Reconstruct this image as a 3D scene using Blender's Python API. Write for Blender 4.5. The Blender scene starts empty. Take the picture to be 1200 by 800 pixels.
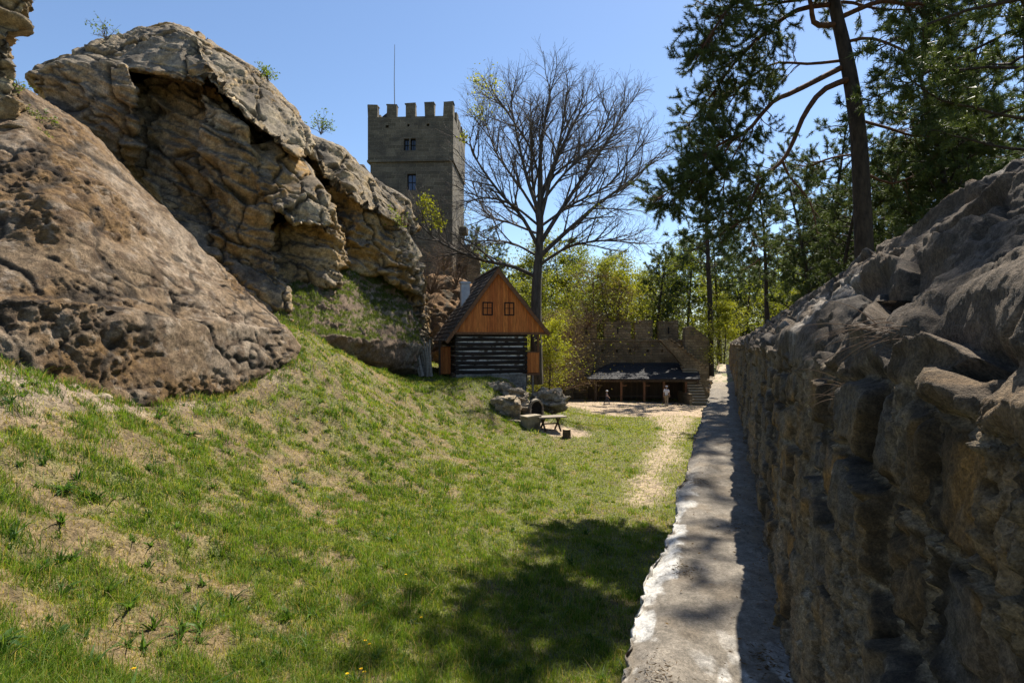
import bpy, bmesh, math, random
import numpy as np
from mathutils import Vector, Matrix

random.seed(11)
RNG = np.random.default_rng(11)
S = bpy.context.scene
COL = S.collection
F = 667.0
R = math.radians


def P(u, v, d):
    return np.array(((u - 600) / F * d, d, (400 - v) / F * d))


# ------------------------------------------------------------------ noise
def _hash(ix, iy, iz, seed):
    h = (ix * 374761393 + iy * 668265263 + iz * 1274126177 + seed * 974634777) & 0xFFFFFFFF
    h = ((h ^ (h >> 13)) * 1274126177) & 0xFFFFFFFF
    h = ((h ^ (h >> 16)) * 2246822519) & 0xFFFFFFFF
    return ((h ^ (h >> 15)) & 0xFFFFFF) / float(0xFFFFFF)


def vnoise(p, seed=0):
    p = np.asarray(p, float)
    i = np.floor(p).astype(np.int64)
    f = p - i
    f = f * f * f * (f * (f * 6 - 15) + 10)
    r = 0
    for dx in (0, 1):
        wx = f[:, 0] if dx else 1 - f[:, 0]
        for dy in (0, 1):
            wy = f[:, 1] if dy else 1 - f[:, 1]
            for dz in (0, 1):
                wz = f[:, 2] if dz else 1 - f[:, 2]
                r = r + wx * wy * wz * _hash(i[:, 0] + dx, i[:, 1] + dy, i[:, 2] + dz, seed)
    return r * 2 - 1


def fbm(p, octv=4, seed=0, gain=0.5, lac=2.03):
    a, s, t = 1.0, 0, 0
    q = np.asarray(p, float)
    for o in range(octv):
        s = s + a * vnoise(q, seed + o * 17)
        t += a
        a *= gain
        q = q * lac + 5.3
    return s / t


def worley(p, seed=0, dims=3):
    p = np.asarray(p, float)
    i = np.floor(p).astype(np.int64)
    n = len(p)
    f1 = np.full(n, 9.0)
    f2 = np.full(n, 9.0)
    cid = np.zeros(n)
    rng = (-1, 0, 1)
    for dx in rng:
        for dy in rng:
            for dz in (rng if dims == 3 else (0,)):
                c = i + np.array((dx, dy, dz))
                j = [_hash(c[:, 0], c[:, 1], c[:, 2], seed + k) for k in (1, 2, 3)]
                q = [c[:, k] + j[k] - p[:, k] for k in range(dims)]
                d = np.sqrt(sum(x * x for x in q))
                closer = d < f1
                f2 = np.where(closer, f1, np.minimum(f2, d))
                cid = np.where(closer, _hash(c[:, 0], c[:, 1], c[:, 2], seed + 9), cid)
                f1 = np.where(closer, d, f1)
    return f1, f2, cid


def sst(a, b, x):
    t = np.clip((np.asarray(x, float) - a) / (b - a), 0, 1)
    return t * t * (3 - 2 * t)


def lerp(a, b, t):
    return a + (b - a) * t


def mixc(c0, c1, t):
    c0 = np.asarray(c0, float)
    c1 = np.asarray(c1, float)
    t = np.asarray(t)[:, None]
    return c0 * (1 - t) + c1 * t


# ------------------------------------------------------------------ objects
def tag(o, label=None, cat=None, group=None, kind=None):
    if label:
        o['label'] = label
    if cat:
        o['category'] = cat
    if group:
        o['group'] = group
    if kind:
        o['kind'] = kind
    return o


def thing(name, label, cat, loc=(0, 0, 0), rz=0, group=None):
    o = bpy.data.objects.new(name, None)
    o.empty_display_size = 0.2
    COL.objects.link(o)
    o.location = loc
    o.rotation_euler = (0, 0, rz)
    return tag(o, label, cat, group)


def mk(name, V, Fs, mat, parent=None, smooth=False, col=None, fmat=None):
    me = bpy.data.meshes.new(name)
    V = np.ascontiguousarray(V, np.float32)
    Fs = [np.asarray(f, np.int32) for f in Fs if len(f)]
    me.vertices.add(len(V))
    me.vertices.foreach_set('co', V.ravel())
    loops = np.concatenate([f.ravel() for f in Fs])
    counts = np.concatenate([np.full(len(f), f.shape[1], np.int32) for f in Fs])
    starts = np.concatenate(([0], np.cumsum(counts)[:-1])).astype(np.int32)
    me.loops.add(len(loops))
    me.loops.foreach_set('vertex_index', loops.astype(np.int32))
    me.polygons.add(len(counts))
    me.polygons.foreach_set('loop_start', starts)
    if fmat is not None:
        me.polygons.foreach_set('material_index', np.asarray(fmat, np.int32))
    me.polygons.foreach_set('use_smooth', np.full(len(counts), bool(smooth)))
    me.update(calc_edges=True)
    if col is not None:
        ca = me.color_attributes.new('Col', 'FLOAT_COLOR', 'POINT')
        c4 = np.ones((len(V), 4), np.float32)
        c4[:, :3] = col
        ca.data.foreach_set('color', c4.ravel())
    for m in (mat if isinstance(mat, (list, tuple)) else [mat]):
        me.materials.append(m)
    o = bpy.data.objects.new(name, me)
    COL.objects.link(o)
    if parent is not None:
        o.parent = parent
    return o


class G:
    """collects shapes for ONE mesh"""

    def __init__(s):
        s.V, s.T, s.Q, s.C, s.n = [], [], [], [], 0

    def add(s, V, Q=None, T=None, col=None):
        V = np.asarray(V, float).reshape(-1, 3)
        if Q is not None and len(Q):
            s.Q.append(np.asarray(Q, np.int64) + s.n)
        if T is not None and len(T):
            s.T.append(np.asarray(T, np.int64) + s.n)
        s.V.append(V)
        if col is not None:
            c = np.asarray(col, float)
            s.C.append(np.broadcast_to(c, (len(V), 3)) if c.ndim == 1 else c)
        s.n += len(V)
        return s

    def box(s, lo, hi, M=None, taper=None, jit=0, col=None):
        x0, y0, z0 = lo
        x1, y1, z1 = hi
        V = np.array([(x0, y0, z0), (x1, y0, z0), (x1, y1, z0), (x0, y1, z0),
                      (x0, y0, z1), (x1, y0, z1), (x1, y1, z1), (x0, y1, z1)], float)
        if jit:
            V += RNG.uniform(-jit, jit, V.shape)
        if M is not None:
            V = V @ np.array(M.to_3x3()).T + np.array(M.translation)
        return s.add(V, [(0, 3, 2, 1), (4, 5, 6, 7), (0, 1, 5, 4), (1, 2, 6, 5), (2, 3, 7, 6), (3, 0, 4, 7)], col=col)

    def prism(s, poly, y0, y1, M=None, col=None):
        """convex polygon in (x, z), run from y0 to y1"""
        n = len(poly)
        V = [(x, y0, z) for x, z in poly] + [(x, y1, z) for x, z in poly] 
        c = np.mean(np.array(poly), 0)
        V += [(c[0], y0, c[1]), (c[0], y1, c[1])]
        V = np.array(V, float)
        if M is not None:
            V = V @ np.array(M.to_3x3()).T + np.array(M.translation)
        Q = [(i, n + i, n + (i + 1) % n, (i + 1) % n) for i in range(n)]
        T = [(2 * n, i, (i + 1) % n) for i in range(n)] + [(2 * n + 1, n + (i + 1) % n, n + i) for i in range(n)]
        return s.add(V, Q, T, col=col)

    def tubes(s, lines, sides=6, col=None, cap=True):
        """lines: list of (pts(n,3), radii(n)), grouped by length"""
        by = {}
        for p, r in lines:
            by.setdefault(len(p), []).append((p, r))
        for n, L in by.items():
            A = np.array([p for p, _ in L], float)
            Rr = np.array([r for _, r in L], float)
            B = len(A)
            t = np.empty_like(A)
            t[:, 1:-1] = A[:, 2:] - A[:, :-2]
            t[:, 0] = A[:, 1] - A[:, 0]
            t[:, -1] = A[:, -1] - A[:, -2]
            t /= np.linalg.norm(t, axis=2, keepdims=True) + 1e-9
            mean = A[:, -1] - A[:, 0]
            mean /= np.linalg.norm(mean, axis=1, keepdims=True) + 1e-9
            ref = np.where(np.abs(mean[:, 2:3]) < 0.8, np.array((0, 0, 1.0)), np.array((0.9, 0.43, 0)))
            ref = np.repeat(ref[:, None], n, 1)
            n1 = np.cross(t, ref)
            n1 /= np.linalg.norm(n1, axis=2, keepdims=True) + 1e-9
            n2 = np.cross(t, n1)
            a = np.arange(sides) * 2 * math.pi / sides
            ring = (A[:, :, None] + Rr[:, :, None, None] *
                    (np.cos(a)[None, None, :, None] * n1[:, :, None] + np.sin(a)[None, None, :, None] * n2[:, :, None]))
            V = ring.reshape(-1, 3)
            b = np.arange(B)[:, None, None] * n * sides
            i = np.arange(n - 1)[None, :, None] * sides
            k = np.arange(sides)[None, None, :]
            k2 = (k + 1) % sides
            Q = np.stack(np.broadcast_arrays(b + i + k, b + i + k2, b + i + sides + k2, b + i + sides + k), -1).reshape(-1, 4)
            c = None
            if col is not None:
                c = col
            s.add(V, Q, col=c)
            if cap and sides > 2:
                for e, fl in ((0, 1), (n - 1, 0)):
                    cen = A[:, e]
                    rv = ring[:, e].reshape(-1, 3)
                    V2 = np.concatenate((rv, cen))
                    bb = np.arange(B)[:, None] * sides
                    kk = np.arange(sides)[None]
                    T = np.stack(np.broadcast_arrays(bb + kk, bb + (kk + 1) % sides, B * sides + np.arange(B)[:, None]), -1).reshape(-1, 3)
                    if fl:
                        T = T[:, ::-1]
                    s.add(V2, T=T, col=c)
        return s

    def lathe(s, prof, seg=16, loc=(0, 0, 0), col=None, jit=0.0):
        prof = np.array(prof, float)
        n = len(prof)
        a = np.arange(seg) * 2 * math.pi / seg
        V = np.stack([np.outer(prof[:, 0], np.cos(a)), np.outer(prof[:, 0], np.sin(a)), np.repeat(prof[:, 1:2], seg, 1)], -1).reshape(-1, 3)
        if jit:
            V += RNG.uniform(-jit, jit, V.shape)
        V = V + np.array(loc)
        i = np.arange(n - 1)[:, None] * seg
        k = np.arange(seg)[None]
        k2 = (k + 1) % seg
        Q = np.stack(np.broadcast_arrays(i + k, i + k2, i + seg + k2, i + seg + k), -1).reshape(-1, 4)
        return s.add(V, Q, col=col)

    def build(s, name, mat, parent=None, smooth=False):
        return mk(name, np.concatenate(s.V), [np.concatenate(x) for x in (s.Q, s.T) if x], mat, parent, smooth,
                  np.concatenate(s.C) if s.C and sum(map(len, s.C)) == s.n else None)


def unit(n):
    v = RNG.normal(size=(n, 3))
    return v / np.linalg.norm(v, axis=1, keepdims=True)


def leaves(g, C, size, col, aspect=0.55, flat=0.0):
    """rhombic leaves at C"""
    n = len(C)
    a = unit(n)
    a[:, 2] *= (1 - flat)
    a /= np.linalg.norm(a, axis=1, keepdims=True)
    b = np.cross(a, unit(n))
    b /= np.linalg.norm(b, axis=1, keepdims=True) + 1e-9
    size = np.broadcast_to(np.asarray(size, float), (n,))[:, None]
    V = np.stack((C, C + a * size * .5 + b * size * aspect * .5, C + a * size, C + a * size * .5 - b * size * aspect * .5), 1).reshape(-1, 3)
    Q = np.arange(n * 4).reshape(n, 4)
    g.add(V, Q, col=np.repeat(col, 4, 0))


def needles(g, C, A, m, length, width, col, spread=1.0):
    """pine needle tufts: m thin triangles per tuft at C with axis A"""
    n = len(C)
    C2 = np.repeat(C, m, 0)
    d = np.repeat(A, m, 0) * 0.75 + unit(n * m) * spread
    d /= np.linalg.norm(d, axis=1, keepdims=True)
    b = np.cross(d, unit(n * m))
    b /= np.linalg.norm(b, axis=1, keepdims=True) + 1e-9
    L = length * RNG.uniform(.7, 1.2, (n * m, 1))
    C2 = C2 + np.repeat(A, m, 0) * RNG.uniform(-.9, .3, (n * m, 1)) * length
    V = np.stack((C2 - b * width * .5, C2 + b * width * .5, C2 + d * L), 1).reshape(-1, 3)
    g.add(V, T=np.arange(n * m * 3).reshape(-1, 3), col=np.repeat(np.repeat(col, m, 0), 3, 0))


# ------------------------------------------------------------------ materials
def newmat(name):
    m = bpy.data.materials.new(name)
    m.use_nodes = True
    nt = m.node_tree
    b = nt.nodes['Principled BSDF']
    b.inputs['Specular IOR Level'].default_value = 0.25
    return m, nt, b


def N(nt, typ, **kw):
    n = nt.nodes.new(typ)
    for k, v in kw.items():
        if k in n.inputs.keys():
            n.inputs[k].default_value = v
        else:
            setattr(n, k, v)
    return n


def noise_node(nt, vec, scale, detail=5, rough=.6):
    n = N(nt, 'ShaderNodeTexNoise')
    n.inputs['Scale'].default_value = scale
    n.inputs['Detail'].default_value = detail
    n.inputs['Roughness'].default_value = rough
    if vec is not None:
        nt.links.new(vec, n.inputs['Vector'])
    return n


def ramp(nt, fac, stops):
    r = N(nt, 'ShaderNodeValToRGB')
    e = r.color_ramp.elements
    while len(e) < len(stops):
        e.new(.5)
    for x, (p, c) in zip(e, stops):
        x.position = p
        x.color = (c, c, c, 1) if not hasattr(c, '__len__') else (*c, 1)
    nt.links.new(fac, r.inputs[0])
    return r


def mixn(nt, a, b, fac, mode='MIX'):
    m = N(nt, 'ShaderNodeMix', data_type='RGBA', blend_type=mode)
    for sock, val in ((m.inputs[0], fac), (m.inputs[6], a), (m.inputs[7], b)):
        if isinstance(val, (int, float)):
            sock.default_value = val
        elif isinstance(val, tuple):
            sock.default_value = (*val, 1)
        else:
            nt.links.new(val, sock)
    return m.outputs[2]


def bump(nt, b, height, strength, dist):
    k = N(nt, 'ShaderNodeBump')
    k.inputs['Strength'].default_value = strength
    k.inputs['Distance'].default_value = dist
    nt.links.new(height, k.inputs['Height'])
    nt.links.new(k.outputs[0], b.inputs['Normal'])
    return k


def m_attr(name, scales, amt=.35, bs=.6, bd=.03, rough=.9):
    """vertex colours of the surface itself, broken up by fine noise, with bump"""
    m, nt, b = newmat(name)
    at = N(nt, 'ShaderNodeAttribute', attribute_name='Col')
    tc = N(nt, 'ShaderNodeTexCoord').outputs['Object']
    c = at.outputs['Color']
    h = None
    for k, s in enumerate(scales):
        n = noise_node(nt, tc, s, 6, .62)
        r = ramp(nt, n.outputs[0], [(.38, 1 - amt), (.62, 1 + amt)])
        c = mixn(nt, c, r.outputs[0], 1.0, 'MULTIPLY')
        h = n.outputs[0] if h is None else mixn(nt, h, n.outputs[0], .5)
    nt.links.new(c, b.inputs['Base Color'])
    b.inputs['Roughness'].default_value = rough
    bump(nt, b, h, bs, bd)
    return m


def m_leaf(name, trans=.5, rough=.6, boost=(1.5, 1.5, .8)):
    m, nt, b = newmat(name)
    at = N(nt, 'ShaderNodeAttribute', attribute_name='Col')
    nt.links.new(at.outputs['Color'], b.inputs['Base Color'])
    b.inputs['Roughness'].default_value = rough
    tr = N(nt, 'ShaderNodeBsdfTranslucent')
    nt.links.new(mixn(nt, at.outputs['Color'], boost, 1.0, 'MULTIPLY'), tr.inputs[0])
    mx = N(nt, 'ShaderNodeMixShader')
    mx.inputs[0].default_value = trans
    nt.links.new(b.outputs[0], mx.inputs[1])
    nt.links.new(tr.outputs[0], mx.inputs[2])
    nt.links.new(mx.outputs[0], nt.nodes['Material Output'].inputs[0])
    return m


def m_noise(name, c0, c1, scale, bs=.5, bd=.02, rough=.85, stretch=(1, 1, 1), spec=.25, c2=None, scale2=None):
    m, nt, b = newmat(name)
    tc = N(nt, 'ShaderNodeTexCoord').outputs['Object']
    mp = N(nt, 'ShaderNodeMapping')
    mp.inputs['Scale'].default_value = stretch
    nt.links.new(tc, mp.inputs[0])
    n = noise_node(nt, mp.outputs[0], scale, 7, .62)
    r = ramp(nt, n.outputs[0], [(.32, c0), (.68, c1)])
    c = r.outputs[0]
    if c2 is not None:
        n2 = noise_node(nt, tc, scale2 or scale * .3, 4, .55)
        c = mixn(nt, c, c2, ramp(nt, n2.outputs[0], [(.48, 0.0), (.62, 1.0)]).outputs[0])
    nt.links.new(c, b.inputs['Base Color'])
    b.inputs['Roughness'].default_value = rough
    b.inputs['Specular IOR Level'].default_value = spec
    bump(nt, b, n.outputs[0], bs, bd)
    return m


def m_masonry(name, c0, c1, mortar, bw, bh, mort=.02, bd=.03, stain=(.08, .07, .055)):
    """coursed blocks: pattern runs on (x + y, z) of the object"""
    m, nt, b = newmat(name)
    tc = N(nt, 'ShaderNodeTexCoord').outputs['Object']
    sp = N(nt, 'ShaderNodeSeparateXYZ')
    nt.links.new(tc, sp.inputs[0])
    ad = N(nt, 'ShaderNodeMath', operation='ADD')
    nt.links.new(sp.outputs[0], ad.inputs[0])
    nt.links.new(sp.outputs[1], ad.inputs[1])
    wob = noise_node(nt, tc, 1.3, 3, .5)
    cb = N(nt, 'ShaderNodeCombineXYZ')
    nt.links.new(ad.outputs[0], cb.inputs[0])
    nt.links.new(sp.outputs[2], cb.inputs[1])
    wv = N(nt, 'ShaderNodeVectorMath', operation='MULTIPLY_ADD')
    nt.links.new(wob.outputs['Color'], wv.inputs[0])
    wv.inputs[1].default_value = (.16, .10, 0)
    nt.links.new(cb.outputs[0], wv.inputs[2])
    br = N(nt, 'ShaderNodeTexBrick')
    br.offset_frequency = 2
    br.squash_frequency = 3
    br.squash = 1.35
    br.inputs['Color1'].default_value = (*c0, 1)
    br.inputs['Color2'].default_value = (*c1, 1)
    br.inputs['Mortar'].default_value = (*mortar, 1)
    br.inputs['Scale'].default_value = 1
    br.inputs['Brick Width'].default_value = bw
    br.inputs['Row Height'].default_value = bh
    br.inputs['Mortar Size'].default_value = mort
    br.inputs['Mortar Smooth'].default_value = .35
    nt.links.new(wv.outputs[0], br.inputs[0])
    n1 = noise_node(nt, tc, .55, 6, .65)
    n2 = noise_node(nt, tc, 9, 6, .65)
    c = mixn(nt, br.outputs[0], stain, ramp(nt, n1.outputs[0], [(.42, 0.0), (.62, .8)]).outputs[0])
    c = mixn(nt, c, ramp(nt, n2.outputs[0], [(.3, .55), (.7, 1.4)]).outputs[0], 1.0, 'MULTIPLY')
    nt.links.new(c, b.inputs['Base Color'])
    b.inputs['Roughness'].default_value = .92
    inv = N(nt, 'ShaderNodeMath', operation='MULTIPLY_ADD')
    nt.links.new(br.outputs['Fac'], inv.inputs[0])
    inv.inputs[1].default_value = -.8
    nt.links.new(n2.outputs[0], inv.inputs[2])
    bump(nt, b, inv.outputs[0], .8, bd)
    return m


def m_planks(name, c0, c1, width, gap=(.03, .02, .01), axis=0, rough=.7):
    m, nt, b = newmat(name)
    tc = N(nt, 'ShaderNodeTexCoord').outputs['Object']
    sp = N(nt, 'ShaderNodeSeparateXYZ')
    nt.links.new(tc, sp.inputs[0])
    dv = N(nt, 'ShaderNodeMath', operation='DIVIDE')
    nt.links.new(sp.outputs[axis], dv.inputs[0])
    dv.inputs[1].default_value = width
    fl = N(nt, 'ShaderNodeMath', operation='FLOOR')
    nt.links.new(dv.outputs[0], fl.inputs[0])
    wn = N(nt, 'ShaderNodeTexWhiteNoise', noise_dimensions='1D')
    nt.links.new(fl.outputs[0], wn.inputs['W'])
    mp = N(nt, 'ShaderNodeMapping')
    st = [9, 9, 9]
    st[2 if axis != 2 else 0] = .9
    mp.inputs['Scale'].default_value = st
    nt.links.new(tc, mp.inputs[0])
    gr = noise_node(nt, mp.outputs[0], 2.2, 6, .65)
    c = mixn(nt, c0, c1, wn.outputs[0])
    c = mixn(nt, c, ramp(nt, gr.outputs[0], [(.3, .6), (.7, 1.3)]).outputs[0], 1.0, 'MULTIPLY')
    fr = N(nt, 'ShaderNodeMath', operation='FRACT')
    nt.links.new(dv.outputs[0], fr.inputs[0])
    g = ramp(nt, fr.outputs[0], [(.0, 1.0), (.07, 0.0)])
    c = mixn(nt, c, gap, g.outputs[0])
    nt.links.new(c, b.inputs['Base Color'])
    b.inputs['Roughness'].default_value = rough
    bump(nt, b, gr.outputs[0], .4, .01)
    return m


def m_glass(name, c=(.015, .02, .03)):
    m, nt, b = newmat(name)
    b.inputs['Base Color'].default_value = (*c, 1)
    b.inputs['Roughness'].default_value = .06
    b.inputs['Specular IOR Level'].default_value = .6
    return m


M = {
    'ground': m_attr('ground_soil', (6, 28), .4, .9, .05),
    'rock': m_attr('sandstone', (4, 13, 40), .27, 1.0, .13),
    'rockfine': m_attr('wall_stone', (22, 75, 230), .30, 1.0, .022),
    'walk': m_attr('lime_concrete', (12, 60, 170), .22, .8, .012),
    'grass': m_leaf('grass_blade', .45, .55, (1.5, 1.5, .7)),
    'leaf': m_leaf('spring_leaf', .5, .5, (1.3, 1.3, .55)),
    'needle': m_leaf('pine_needle', .25, .5, (1.3, 1.3, .8)),
    'bark': m_noise('grey_bark', (.035, .03, .024), (.12, .10, .08), 5, .9, .03, stretch=(1, 1, .25)),
    'twig': m_noise('bare_twig', (.07, .058, .048), (.15, .125, .10), 3, .3, .01),
    'drytwig': m_noise('dry_brown_twig', (.09, .055, .03), (.2, .13, .08), 3, .3, .01),
    'pinebark': m_noise('pine_bark', (.02, .016, .013), (.075, .055, .042), 7, 1.0, .04, stretch=(1, 1, .35)),
    'pinered': m_noise('red_pine_bark', (.06, .028, .016), (.16, .075, .038), 8, .7, .02),
    'ashlar': m_masonry('tower_ashlar', (.105, .088, .06), (.185, .155, .108), (.25, .22, .16), .85, .36, .018, .03),
    'ashlar2': m_masonry('castle_masonry', (.20, .145, .085), (.31, .235, .14), (.13, .10, .065), .62, .27, .018, .04, (.10, .08, .05)),
    'plinth': m_masonry('plinth_stone', (.22, .2, .16), (.3, .27, .22), (.36, .33, .28), .5, .25, .03, .03),
    'plank': m_planks('orange_plank', (.46, .13, .03), (.64, .215, .05), .17),
    'plank2': m_planks('dark_plank', (.07, .05, .035), (.12, .085, .055), .2),
    'rake': m_noise('red_brown_board', (.13, .06, .03), (.24, .12, .06), 6, .3, .01, stretch=(1, 1, 1)),
    'log': m_noise('black_log', (.014, .011, .009), (.05, .038, .03), 4, .6, .02, stretch=(.2, 1, 1)),
    'chink': m_noise('lime_chinking', (.62, .60, .56), (.8, .78, .74), 9, .4, .01, c2=(.12, .09, .07), scale2=2.5),
    'shingle': m_noise('grey_shingle', (.045, .036, .028), (.13, .10, .075), 6, .7, .02, stretch=(3, 1, 1)),
    'tar': m_noise('dark_tar_roof', (.018, .018, .02), (.045, .044, .046), 4, .3, .01, rough=.75),
    'white': m_noise('limewash', (.5, .5, .5), (.72, .72, .72), 3, .4, .02),
    'frame': m_noise('black_frame', (.012, .01, .009), (.03, .025, .02), 8, .2, .004),
    'glass': m_glass('window_glass'),
    'skypane': m_glass('sky_reflection_pane', (.03, .05, .11)),  # blue sky reflection put into the base colour of the pane
    'steel': m_noise('grey_steel', (.2, .2, .2), (.3, .3, .3), 8, .1, .004, rough=.5),
    'wood': m_noise('grey_wood', (.17, .14, .105), (.34, .29, .23), 5, .5, .01, stretch=(.3, 3, 3)),
    'wooddark': m_noise('dark_wood', (.05, .035, .025), (.12, .085, .055), 6, .5, .01),
    'cut': m_noise('cut_wood', (.42, .30, .17), (.55, .41, .25), 9, .2, .005),
    'stone': m_noise('pale_stone', (.2, .17, .12), (.4, .35, .27), 3, .9, .05, c2=(.09, .08, .06), scale2=1.2),
    'step': m_noise('step_stone', (.24, .2, .14), (.4, .34, .25), 4, .7, .03),
    'soot_and_slit_shade': m_noise('soot_and_slit_shade', (.008, .008, .008), (.025, .023, .02), 6, .4, .02),  # sooty firebox, and painted shade for the slits
    'skin': m_noise('skin', (.42, .26, .19), (.5, .32, .24), 12, .1, .003, rough=.6),
    'shirtw': m_noise('white_cotton', (.66, .66, .68), (.8, .8, .8), 14, .3, .006),
    'khaki': m_noise('khaki_cotton', (.27, .215, .145), (.36, .295, .2), 14, .3, .006),
    'navy': m_noise('navy_cotton', (.02, .025, .05), (.05, .055, .09), 14, .3, .006),
    'plum': m_noise('grey_check_cotton', (.12, .10, .14), (.3, .27, .32), 20, .3, .006),
    'shoe': m_noise('shoe', (.03, .025, .02), (.08, .06, .05), 9, .2, .004),
    'hair': m_noise('hair', (.05, .035, .02), (.1, .07, .045), 20, .4, .006),
    'dandelion': m_noise('dandelion_yellow', (.75, .45, .01), (.85, .6, .02), 40, .3, .004),
}

# ------------------------------------------------------------------ light, camera
SUN_AZ, SUN_EL = R(37), R(56)
w = bpy.data.worlds.new('World')
S.world = w
w.use_nodes = True
nt = w.node_tree
sky = nt.nodes.new('ShaderNodeTexSky')
sky.sky_type = 'NISHITA'
sky.sun_disc = False
sky.sun_elevation = SUN_EL
sky.sun_rotation = SUN_AZ
sky.altitude = 300
sky.air_density = 1.0
sky.dust_density = .35
sky.ozone_density = 3.6
nt.links.new(sky.outputs[0], nt.nodes['Background'].inputs[0])
nt.nodes['Background'].inputs[1].default_value = 0.086
ld = bpy.data.lights.new('sun', 'SUN')
ld.energy = 5.0
ld.angle = R(.53)
ld.color = (1, .93, .82)
lo = bpy.data.objects.new('sun', ld)
COL.objects.link(lo)
D = Vector((math.sin(SUN_AZ) * math.cos(SUN_EL), math.cos(SUN_AZ) * math.cos(SUN_EL), math.sin(SUN_EL)))
lo.rotation_euler = D.to_track_quat('Z', 'Y').to_euler()
lo.location = (20, 20, 40)
cd = bpy.data.cameras.new('camera')
cd.lens = F / 1200 * 36
cd.sensor_width = 36
cd.clip_start = .05
cd.clip_end = 6000
co = bpy.data.objects.new('camera', cd)
COL.objects.link(co)
co.rotation_euler = (R(90), 0, 0)
S.camera = co
S.view_settings.view_transform = 'Standard'
S.view_settings.look = 'None'
S.view_settings.exposure = 1.05
S.view_settings.gamma = 1
S.render.engine = 'CYCLES'
S.cycles.max_bounces = 6
S.cycles.transparent_max_bounces = 8

# ------------------------------------------------------------------ terrain
CP = [(-300, 800, 3.2), (0, 800, 4.5), (200, 800, 5.6), (400, 800, 6.8), (600, 800, 7.6), (720, 800, 7.8), (950, 800, 8),
      (-250, 650, 4.6), (0, 650, 6.5), (200, 650, 8.5), (400, 650, 10.5), (600, 650, 12.5), (740, 650, 12.8), (900, 650, 13),
      (-200, 520, 7), (0, 520, 8.8), (200, 530, 12.3), (400, 530, 17), (600, 540, 22), (780, 540, 23.5), (950, 540, 24),
      (-150, 420, 9.5), (0, 425, 11), (130, 447, 14), (250, 442, 17.5), (345, 405, 21), (400, 415, 25), (500, 450, 33),
      (450, 470, 24), (550, 490, 28), (620, 512, 28), (700, 500, 33), (800, 490, 40), (645, 504, 30), (685, 505, 30.5),
      (520, 443, 35.4), (560, 446, 35), (600, 450, 34.8), (618, 478, 35.5), (650, 478, 40), (700, 471, 54), (800, 475, 53), (640, 470, 56),
      (660, 475, 47), (750, 480, 47), (860, 474, 54), (850, 490, 40), (700, 467, 60), (820, 467, 60),
      (560, 450, 31.5), (590, 470, 31.5)]
CPX = [P(*c) for c in CP]
CPX += [np.array(q, float) for q in [(-4, 44, -2.2), (-1, 46, -3.0), (-10, 45, -.5), (-14, 55, 1), (3, 64, -5.5), (20, 64, -5.5), (-6, 2, -2.5), (2, 1, -4.7), (-16, 20, 1), (-18, 35, 2), (8, 3, -4.7),
                                     (25, 55, -5.5), (25, 30, -5.2), (3.2, 43, -5.2)]]
CPX = np.array(CPX)


def tps_fit(X, z, lam=.02):
    n = len(X)
    d2 = ((X[:, None] - X[None]) ** 2).sum(-1)
    K = .5 * d2 * np.log(d2 + 1e-9) + lam * np.eye(n)
    Pm = np.c_[np.ones(n), X]
    A = np.zeros((n + 3, n + 3))
    A[:n, :n] = K
    A[:n, n:] = Pm
    A[n:, :n] = Pm.T
    return np.linalg.solve(A, np.r_[z, np.zeros(3)])


_TW = tps_fit(CPX[:, :2], CPX[:, 2])


def terr(x, y, micro=True):
    x = np.asarray(x, float)
    y = np.asarray(y, float)
    out = np.zeros(len(x))
    for a in range(0, len(x), 60000):
        xx, yy = x[a:a + 60000], y[a:a + 60000]
        cx, cy = np.clip(xx, -19, 26), np.clip(yy, 1, 64)
        d2 = (cx[:, None] - CPX[None, :, 0]) ** 2 + (cy[:, None] - CPX[None, :, 1]) ** 2
        out[a:a + 60000] = (.5 * d2 * np.log(d2 + 1e-9)) @ _TW[:-3] + _TW[-3] + cx * _TW[-2] + cy * _TW[-1]
    far = sst(0, 45, np.maximum(np.maximum(-19 - x, x - 26), np.maximum(y - 64, 1 - y)))
    out = out * (1 - far) + (-4.5) * far
    out += 11 * sst(80, 170, y) * sst(-60, 0, x + y * .5)
    out += far * 3.0 * vnoise(np.c_[x / 60, y / 60, x * 0], 5)
    if micro:
        q = np.c_[x, y, 0 * x]
        slope = sst(1, -5, x) * sst(40, 25, y) * .8 + .2
        out += (.20 * fbm(q * .9, 4, 3) + .11 * fbm(q * 3.0, 4, 8, .62)) * slope + .04 * fbm(q * .5, 2, 31)
    return out


def greenness(x, y):
    q = np.c_[x, y, 0 * x]
    g = .46 + .40 * sst(-5.5, 1, x - (y - 12) * .12) + .30 * fbm(q * .5, 3, 41) + .9 * fbm(q * 2.3, 4, 43, .65)
    g = g + .35 * sst(26, 33, y) * sst(0, -4, x)
    g = lerp(.5 + (g - .5) * 1.45, g, sst(-2, 3, x))
    return np.clip(g, 0, 1)


def polyd(x, y, pts):
    best = np.full(len(x), 1e9)
    wd = np.zeros(len(x))
    for (x0, y0, w0), (x1, y1, w1) in zip(pts[:-1], pts[1:]):
        dx, dy = x1 - x0, y1 - y0
        t = np.clip(((x - x0) * dx + (y - y0) * dy) / (dx * dx + dy * dy), 0, 1)
        d = np.hypot(x - x0 - t * dx, y - y0 - t * dy) - (w0 + t * (w1 - w0))
        best = np.minimum(best, d)
    return best


def px(u, v, z):
    d = -z * F / (v - 400)
    return (u - 600) / F * d, d


SOIL = [(-9.8, 9.3, .8), (-9.6, 12.4, .55), (-9.45, 13.6, .35), (-9.0, 16.6, .2), (-8.2, 20.0, .2)]


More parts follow.
